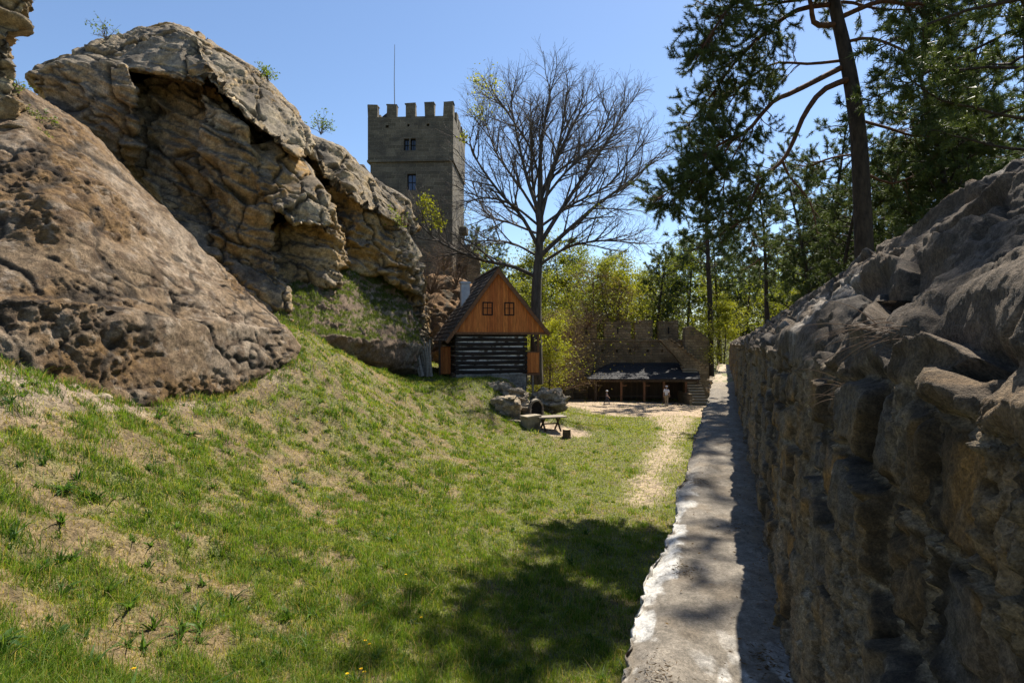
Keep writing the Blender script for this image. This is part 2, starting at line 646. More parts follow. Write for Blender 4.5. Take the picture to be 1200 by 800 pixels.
def bare(x, y):
    """0..1: where the soil is bare"""
    q = np.c_[x, y, 0 * x]
    n = .55 * fbm(q * .8, 4, 61) + .25 * fbm(q * 3, 3, 66)
    a = px(752, 585, -4.85)
    b = px(772, 540, -4.9)
    c = px(790, 505, -5.2)
    d1 = polyd(x, y, [(a[0], a[1], .35), (b[0], b[1], .45), (c[0], c[1], .55), (11.6, 41, 1.6)])
    yard = np.minimum(polyd(x, y, [(4.5, 54, 6.5), (14, 52, 6.6), (18, 50, 6.6)]), polyd(x, y, [(10.5, 47, 4.6), (15.5, 45, 5)]))
    tb = np.hypot((x - 2.3) / 1.7, (y - 30.1) / 1.0) - 1
    r = .8 * sst(.7, -.5, d1 + n * 1.2)
    r = np.maximum(r, sst(.8, -.6, yard + n * 2.6))
    r = np.maximum(r, sst(.3, -.2, tb + n * .35))
    lf = polyd(x, y, [(-9.5, 9.5, .5), (-9.4, 13.2, .45), (-8.9, 15.5, .25)])
    return r


ang = np.concatenate((np.linspace(-180, -58, 26)[:-1], np.linspace(-58, 56, 420), np.linspace(56, 180, 26)[1:]))
rad = np.concatenate(([.4, 1.2], np.geomspace(2, 72, 330), np.geomspace(76, 4000, 40)))
AA, RR = np.meshgrid(np.radians(ang), rad)
gx, gy = (RR * np.sin(AA)).ravel(), (RR * np.cos(AA)).ravel()
gz = terr(gx, gy)
na, nr = len(ang), len(rad)
ii = np.arange(nr - 1)[:, None] * na + np.arange(na - 1)[None]
GQ = np.stack((ii, ii + 1, ii + na + 1, ii + na), -1).reshape(-1, 4)
gr_ = greenness(gx, gy)
ba_ = bare(gx, gy)
q3 = np.c_[gx, gy, gx * 0]
dry = mixc((.085, .06, .03), (.18, .13, .065), .5 + .5 * fbm(q3 * 1.7, 4, 71))
gcol = mixc(dry, (.085, .10, .028), np.zeros(len(gx)))
gcol = gcol * (1 - (gr_ * .75)[:, None]) + np.array((.08, .10, .026)) * (gr_ * .75)[:, None]
sand = mixc((.25, .185, .12), (.36, .275, .185), .5 + .5 * fbm(q3 * 1.1, 4, 77))
gcol = gcol * (1 - ba_[:, None]) + sand * ba_[:, None]
lf_ = sst(.9, -.2, polyd(gx, gy, SOIL) + .5 * fbm(q3 * 1.2, 3, 9))
gcol = mixc(gcol, mixc((.15, .11, .08), (.27, .21, .155), .5 + .5 * fbm(q3 * 2.2, 5, 79, .65)), lf_ * .85)
ground = mk('ground', np.c_[gx, gy, gz], [GQ], M['ground'], smooth=True, col=gcol)
tag(ground, kind='structure')


# ------------------------------------------------------------------ rock
def hull_mesh(hulls, voxel, smooth_it=2):
    """union of convex blocks -> voxel mesh -> (V, F, normals)"""
    bm = bmesh.new()
    for pts in hulls:
        b2 = bmesh.new()
        for p in pts:
            b2.verts.new(p)
        r = bmesh.ops.convex_hull(b2, input=b2.verts)
        bmesh.ops.delete(b2, geom=[v for v in b2.verts if not v.link_faces], context='VERTS')
        tmp = bpy.data.meshes.new('t')
        b2.to_mesh(tmp)
        bm.from_mesh(tmp)
        bpy.data.meshes.remove(tmp)
        b2.free()
    me = bpy.data.meshes.new('tmp')
    bmesh.ops.recalc_face_normals(bm, faces=bm.faces)
    bm.to_mesh(me)
    bm.free()
    o = bpy.data.objects.new('tmp', me)
    COL.objects.link(o)
    md = o.modifiers.new('r', 'REMESH')
    md.mode = 'VOXEL'
    md.voxel_size = voxel
    dg = bpy.context.evaluated_depsgraph_get()
    m2 = bpy.data.meshes.new_from_object(o.evaluated_get(dg))
    V = np.empty(len(m2.vertices) * 3, np.float32)
    m2.vertices.foreach_get('co', V)
    V = V.reshape(-1, 3).astype(float)
    L = np.empty(len(m2.loops), np.int32)
    m2.loops.foreach_get('vertex_index', L)
    Fq = L.reshape(-1, 4)
    bpy.data.objects.remove(o)
    bpy.data.meshes.remove(me)
    bpy.data.meshes.remove(m2)
    for _ in range(smooth_it):
        V = lap(V, Fq)
    return V, Fq


def lap(V, Q, k=.6):
    e = np.concatenate((Q[:, (0, 1)], Q[:, (1, 2)], Q[:, (2, 3)], Q[:, (3, 0)]))
    n = len(V)
    cnt = np.bincount(e[:, 0], minlength=n) + np.bincount(e[:, 1], minlength=n)
    out = np.stack([(np.bincount(e[:, 0], V[e[:, 1], j], n) + np.bincount(e[:, 1], V[e[:, 0], j], n)) / np.maximum(cnt, 1) for j in range(3)], 1)
    return V + (out - V) * k


def normals(V, Q):
    a, b, c, d = (V[Q[:, i]] for i in range(4))
    fn = np.cross(c - a, d - b)
    n = np.zeros_like(V)
    for i in range(4):
        for j in range(3):
            n[:, j] += np.bincount(Q[:, i], fn[:, j], len(V))
    return n / (np.linalg.norm(n, axis=1, keepdims=True) + 1e-9)


def hull_pts(front, thick, shrink=.93):
    f = np.array(front, float)
    c = f.mean(0)
    pts = [P(*x) for x in f]
    for u, v, d in f:
        pts.append(P(c[0] + (u - c[0]) * shrink, c[1] + (v - c[1]) * shrink, d + thick))
    return pts


TAN, OCH, GREY, DGREY, MOSS = (.46, .335, .18), (.42, .25, .085), (.19, .16, .12), (.085, .072, .055), (.135, .085, .035)


def rock_surface(V, Q, big, strata, crack, fine, seed, tilt=(0, 0, 1), bed=2.2, crack_s=.45, crag=False):
    n = normals(V, Q)
    t = np.array(tilt, float)
    t /= np.linalg.norm(t)
    h = V @ t
    w_ = fbm(V * .35, 3, seed + 1)
    d = big * fbm(V * .33, 3, seed)
    side = np.clip(1.15 - np.abs(n @ t), 0, 1)
    # ledges: saw-toothed beds of uneven thickness
    ph = h * bed * .55 + w_ * .9 + .25 * fbm(V * (.8, .8, .3), 3, seed + 2)
    fr = ph - np.floor(ph)
    kb = _hash(np.floor(ph).astype(np.int64), np.zeros(len(ph), np.int64), np.zeros(len(ph), np.int64), seed)
    calm = 1 - .62 * sst(.15, .55, n[:, 2])
    strata = strata * (calm if crag else 1)
    fine = fine * (calm if crag else 1) * (.30 + .95 * sst(-.2, .25, fbm(V * .5, 3, seed + 40)))
    d += strata * side * (fr ** 1.6 * sst(1.0, .88, fr) * (.5 + kb) - .4)
    B = np.c_[V[:, 0] * .55, V[:, 1] * .55, h * bed * 2.6 + w_ * 2]
    d += strata * .5 * side * (vnoise(B, seed + 2) + .6 * vnoise(B * 2.2, seed + 4))
    f1, f2, cid = worley(np.c_[V[:, 0], V[:, 1], h * 1.5] * crack_s + .5 * np.c_[w_, fbm(V * .7, 3, seed + 11), w_], seed + 5)
    groove = 1 - sst(0, .07, f2 - f1)
    d += -crack * groove + crack * 1.2 * (cid - .5)
    rg = 1 - np.abs(fbm(V * 1.1, 5, seed + 6, .62)) * 2.4
    d += fine * (.9 * fbm(V * 2.2, 5, seed + 7, .68) - .7 * np.clip(rg, 0, 1) ** 3)
    cq = V @ np.array(((.9, -.3, .2), (.2, .8, .3), (-.5, .1, 1.0))) * (.28, .28, .75)
    cr = 1 - sst(.0, .03, np.abs(fbm(cq, 4, seed + 30, .45)))
    cr *= sst(-.1, .2, vnoise(V * .6, seed + 33))
    d -= cr * crack * .9
    groove = np.maximum(groove, cr)
    return V + n * d[:, None], groove, cid, d


def block_rock(name, label, cat, hulls, voxel, args, colour, mat='rock', sm=2):
    V, Q = hull_mesh(hulls, voxel, sm)
    V, groove, cid, d = rock_surface(V, Q, *args)
    n = normals(V, Q)
    col = colour(V, n, groove, cid, d)
    o = mk(name, V, [Q], M[mat], smooth=True, col=col)
    return tag(o, label, cat), V, Q, n


def cliff_col(V, n, groove, cid, d):
    t = .5 + .5 * fbm(V * .5, 4, 101)
    c = mixc(TAN, OCH, sst(.42, .68, .5 + .5 * fbm(V * .3, 3, 104)))
    c = mixc(c, (.56, .45, .29), sst(.5, .75, t))
    crust = sst(.12, .62, n[:, 2] + .55 * fbm(V * .7, 4, 107) + .12)
    c = mixc(c, GREY, crust * .85)
    c = mixc(c, DGREY, sst(.48, .66, .5 + .5 * fbm(V * (1.1, 1.1, .6), 5, 111)) * (.35 + .5 * crust))
    c = mixc(c, (.035, .028, .02), groove * .85)
    return c


def dome_col(V, n, groove, cid, d):
    c = mixc((.20, .142, .09), (.31, .235, .16), .5 + .5 * fbm(V * 2.3, 5, 131, .65))
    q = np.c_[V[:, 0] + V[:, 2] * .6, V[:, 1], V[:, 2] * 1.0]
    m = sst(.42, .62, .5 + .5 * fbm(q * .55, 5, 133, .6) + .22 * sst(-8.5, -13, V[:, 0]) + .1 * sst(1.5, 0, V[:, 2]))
    c = mixc(c, (.15, .085, .03), m * .88)
    smooth_ = 1 - sst(-.2, .25, fbm(V * .5, 3, 87))
    c = mixc(c, (.30, .25, .19), smooth_ * .28)
    c = mixc(c, (.09, .055, .03), sst(.5, .64, .5 + .5 * fbm(V * 2.8, 5, 137, .65)) * .75)
    c = mixc(c, (.34, .29, .23), sst(.56, .68, .5 + .5 * fbm(V * 3.9, 5, 139, .7)) * .4)
    c = mixc(c, (.03, .024, .018), groove * .85)
    return c


cliff_hulls = [hull_pts(h, t) for h, t in [
    ([(150, 95, 27.4), (240, 85, 27), (285, 150, 26.6), (300, 250, 26.3), (330, 345, 26), (240, 305, 25), (185, 235, 25.6), (150, 190, 26.4)], 6),
    ([(85, 63, 26), (130, 46, 26.5), (200, 30, 27), (226, 38, 26.5), (250, 78, 24.9), (235, 100, 24.7), (170, 84, 25.0), (120, 76, 25.5)], 6),
    ([(30, 88, 25), (65, 72, 25), (100, 61, 25.5), (148, 76, 24.8), (157, 100, 24.4), (150, 150, 24.6), (160, 195, 25.2), (120, 190, 25.4), (70, 135, 25.2)], 6),
    ([(226, 37, 26.3), (300, 83, 27.5), (345, 130, 28), (368, 172, 28), (350, 186, 26.4), (292, 140, 24.9), (243, 88, 24.6)], 6),
    ([(235, 108, 25.5), (288, 148, 25.3), (300, 175, 25.6), (305, 280, 25.6), (330, 338, 25.4), (255, 300, 24.5), (240, 200, 25.2)], 6),
    ([(293, 172, 26.3), (330, 166, 27), (365, 200, 27.5), (385, 240, 27.6), (390, 264, 26.6), (345, 262, 25.6), (303, 225, 25.0)], 5),
    ([(318, 262, 27.6), (390, 250, 28.4), (410, 300, 29.2), (398, 332, 28.4), (330, 345, 26.8), (312, 300, 27.2)], 6),
    ([(350, 155, 30), (400, 172, 31), (440, 210, 33), (472, 246, 34.5), (470, 264, 33.4), (420, 240, 30.3), (380, 208, 29.3)], 6),
    ([(380, 215, 30.4), (430, 238, 31.2), (462, 262, 33.4), (460, 320, 33.8), (400, 320, 30.6)], 6),
    ([(440, 262, 32.4), (472, 268, 33.6), (489, 300, 36), (496, 348, 36.3), (475, 340, 34), (448, 320, 32.4)], 5),
    ([(440, 208, 36), (478, 238, 38), (488, 268, 38), (470, 280, 36.6), (430, 230, 35)], 6),
    ([(60, 110, 29), (150, 70, 30), (230, 60, 30.5), (300, 105, 31), (350, 160, 31), (350, 300, 30), (240, 330, 28), (140, 260, 28)], 5),
    ([(300, 120, 30), (390, 190, 31.5), (420, 220, 32.4), (440, 300, 33), (330, 330, 30)], 6),
    ([(190, 230, 24.6), (260, 290, 24.6), (335, 335, 25.6), (345, 395, 24.6), (220, 360, 22.5), (180, 300, 23.4)], 5),
    ([(400, 285, 31.6), (470, 290, 36), (498, 330, 38.5), (501, 430, 38), (400, 410, 30.5)], 6),
]]
cliff, cV, cQ, cN = block_rock('sandstone_cliff', 'tall overhanging sandstone cliff with grey crust and tan hollow, left of the tower', 'cliff',
                               cliff_hulls, .075, (.45, .40, .22, .32, 21, (.42, -.1, .85), 1.7, .30, True), cliff_col, sm=1)

dome_hulls = [hull_pts([(-130, 20, 17), (20, 98, 17), (60, 121, 17.5), (100, 146, 18), (135, 188, 18.5), (190, 236, 19), (240, 292, 19.5), (300, 352, 20), (335, 392, 20.4),
                        (-150, 400, 10.8), (0, 385, 12), (100, 400, 13), (200, 420, 15.2), (290, 405, 18.6), (60, 250, 13.8), (150, 300, 15.2), (230, 350, 17.2), (-140, 250, 12.5)], 6),
              hull_pts([(-150, 380, 10.4), (-30, 350, 11.2), (60, 345, 12.0), (120, 372, 12.9), (200, 405, 14.8), (270, 400, 17.3), (335, 385, 20), (350, 404, 20.6), (345, 425, 20), (250, 475, 16.2), (130, 490, 12.9), (0, 480, 10.8), (-150, 480, 9.6)], 4)]
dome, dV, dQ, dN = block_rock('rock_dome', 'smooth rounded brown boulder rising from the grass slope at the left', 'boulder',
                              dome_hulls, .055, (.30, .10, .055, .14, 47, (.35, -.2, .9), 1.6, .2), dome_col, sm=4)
edge, eV, eQ, eN = block_rock('rock_pillar', 'layered yellow sandstone pillar cut by the left edge of the photo', 'rock',
                              [hull_pts([(-90, -60, 15.5), (27, -60, 16), (32, 12, 16), (24, 38, 15.8), (-40, 55, 15)], 3),
                               hull_pts([(-90, 30, 15), (10, 40, 15.9), (12, 70, 15.8), (6, 95, 15.8), (-60, 100, 15)], 3),
                               hull_pts([(-90, 80, 15), (10, 84, 15.8), (26, 140, 15.9), (27, 185, 15.8), (-20, 215, 15), (-90, 210, 14.5)], 3)],
                              .05, (.2, .34, .10, .14, 71, (.1, 0, 1), 2.8, .5), cliff_col, sm=1)


def knoll_col(V, n, groove, cid, d):
    c = mixc((.155, .105, .07), (.26, .19, .13), .5 + .5 * fbm(V * 1.5, 4, 151))
    c = mixc(c, (.30, .26, .2), sst(.5, .65, .5 + .5 * fbm(V * .6, 4, 155)) * sst(.4, .0, n[:, 2]))
    g = sst(.36, .62, n[:, 2] + .25 * fbm(V * .9, 4, 153))
    return mixc(c, (.09, .105, .03), g * .85)


knoll, kV, kQ, kN = block_rock('terrain', None, None,
                               [hull_pts([(290, 348, 25), (345, 338, 27), (400, 318, 30), (430, 312, 33), (470, 345, 35), (495, 385, 36.4), (492, 405, 34.6), (440, 398, 30), (345, 396, 24.4), (310, 385, 23.6)], 4),
                                hull_pts([(300, 380, 24), (400, 392, 27), (440, 396, 30.3), (495, 405, 35), (500, 438, 36), (470, 440, 34.4), (400, 412, 27.6), (330, 400, 24)], 4)],
                               .08, (.2, .05, .04, .2, 91, (.3, -.2, .9), 1.4, .5), knoll_col)
knoll['kind'] = 'structure'


def bank_col(V, n, groove, cid, d):
    c = mixc((.17, .095, .045), (.28, .17, .085), .5 + .5 * fbm(V * .9, 4, 161))
    return mixc(c, (.11, .09, .06), sst(.5, .7, .5 + .5 * fbm(V * 1.7, 4, 163)))


bank, bV, bQ, bN = block_rock('rock_bank', 'rust brown rocky bank under the tower behind the cottage', 'rock',
                              [hull_pts([(480, 345, 46), (505, 322, 48), (545, 326, 49), (575, 350, 48), (580, 440, 44), (470, 440, 44)], 6)],
                              .16, (.5, .2, .25, .2, 33, (.2, 0, 1), 1.1, .4), bank_col)


def stone_rock(name, label, u, v, d, w_, h_, dep, seed, colf=None):
    c = P(u, v, d)
    pts = []
    r2 = np.random.default_rng(seed)
    for k in range(22):
        a = r2.normal(size=3)
        a /= np.linalg.norm(a)
        a = np.sign(a) * np.abs(a) ** .7
        pts.append(c + a * np.array((w_, dep, h_)) * r2.uniform(.8, 1.05))
    vox = max(.035, w_ * .07)
    o, V, Q, n = block_rock(name, label, 'rock', [pts], vox, (.12 * w_, .32 * h_, .14 * w_, .13 * w_, seed, (.1, 0, 1), 2.2 / max(h_, .3), .9), colf or stone_col)
    return o


def stone_col(V, n, groove, cid, d):
    c = mixc((.30, .235, .155), (.48, .40, .285), .5 + .5 * fbm(V * 1.8, 4, 171))
    c = mixc(c, (.15, .12, .08), sst(.5, .68, .5 + .5 * fbm(V * 2.7, 4, 173)) * .55)
    return c


stone_rock('outcrop', 'layered flat rock beside the sunny courtyard, right of the picnic table niche', 643, 470, 35.5, 1.4, .95, 1.2, 5)
stone_rock('outcrop', 'large brown rock bank left of the stone bench', 596, 482, 30.3, 1.2, 1.1, .9, 6)
stone_rock('outcrop', 'pale rock under the log wall at the front edge of the mound', 580, 456, 32.6, 1.3, .55, .7, 7)
stone_rock('outcrop', 'pale block between the log wall corner and the dark arch', 603, 468, 31.6, .75, .75, .6, 8)
stone_rock('outcrop', 'upright pale rock just below the cottage corner post', 614, 478, 31.6, .55, .95, .6, 18)
stone_rock('boulder', 'small pale stone, higher of the pair in grass below the log wall', 533, 458, 32.3, .3, .26, .3, 9)
stone_rock('boulder', 'small pale stone, lower of the pair in grass below the log wall', 538, 471, 31.2, .36, .28, .3, 10)
stone_rock('boulder', 'low mossy stone in bare earth at the far left of the slope', 112, 470, 12.6, .42, .2, .35, 12)
stone_rock('boulder', 'rounded stone by the gravel path end below the tall wall', 838, 452, 47, .75, .8, .8, 14)

# ------------------------------------------------------------------ tall wall on the right, walkway
WA = math.atan2(250, 667)
WD = np.array((math.sin(WA), math.cos(WA), 0))
WR = np.array((math.cos(WA), -math.sin(WA), 0))
P_WALL, Z_WALK = .356, -1.7


def wall_pt(s, p, z):
    return s[:, None] * WD + p[:, None] * WR + np.c_[0 * s, 0 * s, z]


def wall_section(s0, s1, dsmin, rel, dz, seed, proud, top_fade):
    ss = [s0]
    while ss[-1] < s1:
        ss.append(ss[-1] + max(dsmin, rel * ss[-1]))
    ss = np.array(ss)
    prof = [(P_WALL - .03, Z_WALK - .35), (P_WALL + .07, -.10), (P_WALL + .14, .0), (P_WALL + .40, .20), (P_WALL + .62, .44), (P_WALL + 1.0, .78), (P_WALL + 1.32, 1.02), (P_WALL + 1.5, 1.02), (P_WALL + 1.9, .5), (P_WALL + 2.1, -.6)]
    prof = np.array(prof)
    seg = np.r_[0, np.cumsum(np.hypot(*np.diff(prof, axis=0).T))]
    tt = np.arange(0, seg[-1], dz)
    pp, zz = np.interp(tt, seg, prof[:, 0]), np.interp(tt, seg, prof[:, 1])
    dp, dzv = np.gradient(pp), np.gradient(zz)
    ln = np.hypot(dp, dzv)
    npn, nz = -dzv / ln, dp / ln          # outward: towards the walkway / up
    ker = np.ones(9) / 9
    npn, nz = np.convolve(np.pad(npn, 4, 'edge'), ker, 'valid'), np.convolve(np.pad(nz, 4, 'edge'), ker, 'valid')
    Sg, Tg = np.meshgrid(ss, tt, indexing='ij')
    sh = Sg.shape
    s, t = Sg.ravel(), Tg.ravel()
    p = np.broadcast_to(pp, sh).ravel().copy()
    z = np.broadcast_to(zz, sh).ravel().copy()
    # the coping gets lower far along the wall
    lowf = sst(3, 26, s)
    up = z > -.12
    z = np.where(up, -.12 + (z + .12) * (1 - .55 * lowf), z)
    z = np.where(up, z - .12 * sst(12, 40, s), z + 0)
    p = np.where(up, P_WALL + (p - P_WALL) * (1 - .35 * lowf), p)
    face = sst(seg[1] + .1, seg[1] - .1, t)
    q = np.c_[s, t, 0 * s]
    w1 = np.c_[fbm(q * 2.2, 3, seed), fbm(q * 2.2, 3, seed + 1), 0 * s]
    # masonry face
    bh = .235
    tq = t / bh + w1[:, 1] * .35 + .22 * np.sin(s * 1.1 + 2)
    ri = np.floor(tq).astype(np.int64)
    ft = tq - ri
    zi = np.zeros(len(s), np.int64)
    xq = s / .40 + w1[:, 0] * .3 + _hash(ri, zi, zi, seed + 2) * 7
    xi = np.floor(xq).astype(np.int64)
    cen = [xi + k + .2 + .6 * _hash(xi + k, ri, zi, seed + 3) for k in (-1, 0, 1)]
    dd = np.stack([np.abs(xq - c_) for c_ in cen], 0)
    am = dd.argmin(0)
    cid = _hash(xi + am - 1, ri, zi, seed + 4)
    ds_ = np.sort(dd, 0)
    ex = (ds_[1] - ds_[0]) * .5 * .40
    et = np.minimum(ft, 1 - ft) * bh
    e = 1 / (1 / (ex + 1e-4) ** 2 + 1 / (et + 1e-4) ** 2) ** .5 + .014 * fbm(q * 9, 4, seed + 15)
    stone = sst(.006, .034, e)
    smear = sst(-.10, .12, fbm(np.c_[s * 2.1, t * 1.0, 0 * s], 5, seed + 3, .6)) * .9
    grit = fbm(np.c_[s * 38, t * 30, 0 * s], 4, seed + 4, .75)
    pits = np.clip(fbm(np.c_[s * 20, t * 15, 0 * s], 4, seed + 14, .7) - .12, 0, 1)
    drip = fbm(np.c_[s * 16, t * 3.2, 0 * s], 4, seed + 5, .6)
    chip = fbm(q * 7, 5, seed + 6, .62)
    hst = .05 * stone + .045 * (cid - .5) * 2 * stone + .024 * chip * stone - .03 * np.clip(1 - np.abs(fbm(q * 3.3, 4, seed + 16)) * 9, 0, 1) * stone
    hm = .012 + .045 * smear + .030 * drip + .032 * grit - .11 * pits - .03 * (1 - sst(.0, .012, e))
    cover = np.clip(smear * .95, 0, 1) * (1 - stone * .35) + (1 - smear) * (1 - stone)
    cover = np.clip(cover + .3 * fbm(q * 6, 3, seed + 12) * smear, 0, 1)
    dface = lerp(hst, hm, cover) + .03 * fbm(q * .8, 3, seed + 7)
    # coping boulders
    g1, g2, gid = worley(np.c_[s / 1.25 + .5 * w1[:, 0], t / .45 + .4 * w1[:, 1], 0 * s], seed + 8, 2)
    ge = g2 - g1
    bed = vnoise(np.c_[s * .7, t * 5.5 + .8 * w1[:, 0], 0 * s], seed + 9)
    ledge = (t * 3.1 + .35 * np.sin(s * 1.3) + .6 * w1[:, 0] + .8 * (gid - .5)) % 1.0
    dtop = .05 * sst(0, .14, ge) - .05 + .055 * (gid - .5) + .11 * ledge * sst(1, .9, ledge) + .045 * bed + .024 * fbm(q * 4.5, 6, seed + 10, .72) + .05 * fbm(np.c_[s * .8 + t * .8, t * 7, 0 * s], 4, seed + 18, .6) * sst(30, 6, s)
    d = face * dface + (1 - face) * dtop + proud * face
    V = wall_pt(s, p + np.broadcast_to(npn, sh).ravel() * d, z + np.broadcast_to(nz, sh).ravel() * d)
    ca = mixc((.08, .054, .03), (.185, .122, .055), cid)
    ca = mixc(ca, (.27, .145, .04), sst(.52, .68, .5 + .5 * fbm(q * 2.0, 4, seed + 20)) * .75)
    ca = mixc(ca, (.085, .08, .07), sst(.5, .66, .5 + .5 * fbm(q * 3.2, 4, seed + 21)) * .7)
    cm = mixc((.17, .128, .078), (.34, .27, .175), .5 + .5 * fbm(q * 5, 4, seed + 22))
    cm = mixc(cm, (.24, .15, .06), sst(.55, .7, .5 + .5 * fbm(q * 2.6, 3, seed + 25)) * .6)
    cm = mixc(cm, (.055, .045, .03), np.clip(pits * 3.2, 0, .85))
    cf = mixc(ca, cm, cover)
    cf = mixc(cf, (.03, .023, .015), (1 - sst(.004, .018, np.abs(e - .022))) * (1 - .6 * smear) * .8)
    ct = mixc((.075, .056, .037), (.155, .118, .082), .5 + .5 * fbm(q * 2.4, 5, seed + 23))
    ct = mixc(ct, (.07, .06, .05), sst(.5, .7, .5 + .5 * fbm(np.c_[s * 1.5, t * 5, 0 * s], 5, seed + 24)) * .8)
    ct = mixc(ct, (.30, .27, .23), sst(.64, .76, .5 + .5 * fbm(q * 1.9, 4, seed + 27)) * .6)
    ct = mixc(ct, (.04, .035, .03), (1 - sst(0, .08, ge)) * .6)
    c = mixc(ct, cf, face)
    a, b = sh
    V = np.concatenate((V, V[-b:] + WR * .35))
    c = np.concatenate((c, c[-b:]))
    a += 1
    k = np.arange(a - 1)[:, None] * b + np.arange(b - 1)[None]
    Q = np.stack((k, k + 1, k + b + 1, k + b), -1).reshape(-1, 4)
    return V, Q, c


wall_parts = [wall_section(.12, 2.75, .0048, .0030, .0065, 201, .02, 0), wall_section(2.45, 57, .009, .0036, .014, 201, -.035, 0)]
off, VV, QQ, CC = 0, [], [], []
for V_, Q_, C_ in wall_parts:
    VV.append(V_)
    QQ.append(Q_ + off)
    CC.append(C_)
    off += len(V_)
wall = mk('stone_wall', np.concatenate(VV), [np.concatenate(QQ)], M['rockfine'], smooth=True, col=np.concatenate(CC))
tag(wall, 'rough rubble stone wall with boulder coping running along the right of the walkway', 'stone wall')

# walkway: the broad top of a lower wall
ss = [.35]
while ss[-1] < 52:
    ss.append(ss[-1] + max(.012, .007 * ss[-1]))
ss = np.array(ss)
prow = np.r_[np.linspace(P_WALL + .12, -.36, 56), np.linspace(-.37, -.50, 18)]
drop = np.r_[np.linspace(0.02, .5, 22), np.linspace(.55, 4.2, 40)]
nrow = len(prow) + len(drop)
Sg, Kg = np.meshgrid(ss, np.arange(nrow), indexing='ij')
s, k = Sg.ravel(), Kg.ravel()
p = np.r_[prow, np.full(len(drop), -.5)][k]
z = np.r_[np.zeros(len(prow)), -drop][k] + Z_WALK
edgew = .085 * fbm(np.c_[s * 1.6, 0 * s, 0 * s], 4, 301) + .016 * fbm(np.c_[s * 7, z * 5, 0 * s], 3, 303)
g1, g2, gid = worley(np.c_[s / .3, z / .22, 0 * s], 305, 2)
face = (k >= len(prow)).astype(float)
near_e = sst(-.34, -.5, p)
p = p + near_e * (edgew + .03 * face * sst(0, .3, g2 - g1))
q = np.c_[s, p, 0 * s]
z = z + (1 - face) * (.022 * fbm(q * 2.2, 4, 307) + .007 * fbm(q * 14, 3, 309)) - near_e * (1 - face) * (.02 + .05 * np.clip(fbm(np.c_[s * 4, p * 4, 0 * s], 3, 311) + .2, 0, 1))
z = z - .25 * sst(30, 45, s) * (1 - face)
c = mixc((.13, .112, .088), (.205, .178, .142), .5 + .5 * fbm(q * 2.5, 5, 313))
c = mixc(c, (.15, .12, .085), sst(.5, .68, .5 + .5 * fbm(q * 3.4, 5, 315)) * .7)
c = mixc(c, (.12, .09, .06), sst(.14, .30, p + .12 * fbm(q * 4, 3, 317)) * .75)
lime = sst(.0, .05, -.31 + .19 * fbm(q * 1.9, 4, 318) + .07 * fbm(q * 9, 4, 319, .6) - p) * sst(9, 5, s) * (1 - sst(.16, .32, fbm(q * 3.4, 4, 320)))
lime = np.maximum(lime, .8 * sst(.20, .3, fbm(np.c_[s * 2.2 + p * 2, p * 5, 0 * s], 4, 325, .6)) * sst(4.2, 2.6, s) * sst(-.25, -.05, p))
lime = lime * sst(.25, .5, .5 + .5 * fbm(q * 16, 5, 331, .7) + .25 * (lime - .3))
c = mixc(c, (.45, .435, .40), lime * .85)
ck = 1 - sst(0, .03, np.abs(fbm(q * 1.6, 5, 341, .55)))
c = mixc(c, (.07, .06, .045), ck * .6 * (1 - face))
c = c * (.72 + .56 * (.5 + .5 * fbm(q * 22, 5, 343, .7)))[:, None]
earth = sst(20, 27, s + 3 * fbm(q * .8, 3, 321))
c = mixc(c, (.40, .32, .22), earth * .8)
c = mixc(c, (.10, .12, .035), earth * sst(.02, .2, fbm(np.c_[s * .5, p * 3, 0 * s], 3, 323)) * .8)
cf = mixc((.22, .19, .15), (.35, .31, .25), gid)
cf = mixc(cf, (.08, .07, .055), 1 - sst(.02, .12, g2 - g1))
c = mixc(c, cf, face * sst(Z_WALK - .02, Z_WALK - .15, z))
V = wall_pt(s, p, z)
kk = np.arange(len(ss) - 1)[:, None] * nrow + np.arange(nrow - 1)[None]
Q = np.stack((kk, kk + nrow, kk + nrow + 1, kk + 1), -1).reshape(-1, 4)
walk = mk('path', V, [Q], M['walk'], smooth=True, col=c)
tag(walk, kind='structure')

# litter of needles and dead leaves along the wall foot
g = G()
n = 1100
s = 2 + 16 * RNG.random(n) ** 1.7
p = P_WALL - np.abs(RNG.normal(0, .11, n))
sel = RNG.random(n) < .16
p = np.where(sel, RNG.uniform(-.35, .3, n), p)
C = wall_pt(s, p, np.full(n, Z_WALK + .022))
cl = mixc((.06, .035, .02), (.17, .10, .05), RNG.random(n))
leaves(g, C, RNG.uniform(.01, .035, n), cl, .3, .92)
for s_c, p_c, k_ in ((2.95, -.33, 160), (3.3, .2, 120), (4.4, -.30, 120), (2.75, -.12, 70), (5.6, .1, 90), (7.2, -.3, 90)):
    C = wall_pt(s_c + RNG.normal(0, .09, k_), np.clip(p_c + RNG.normal(0, .05, k_), -.42, .3), Z_WALK + .012 + np.abs(RNG.normal(0, .008, k_)))
    leaves(g, C, RNG.uniform(.012, .04, k_), mixc((.04, .025, .015), (.13, .08, .04), RNG.random(k_)), .18, .9)
tag(g.build('leaf_litter', M['leaf']), kind='stuff')

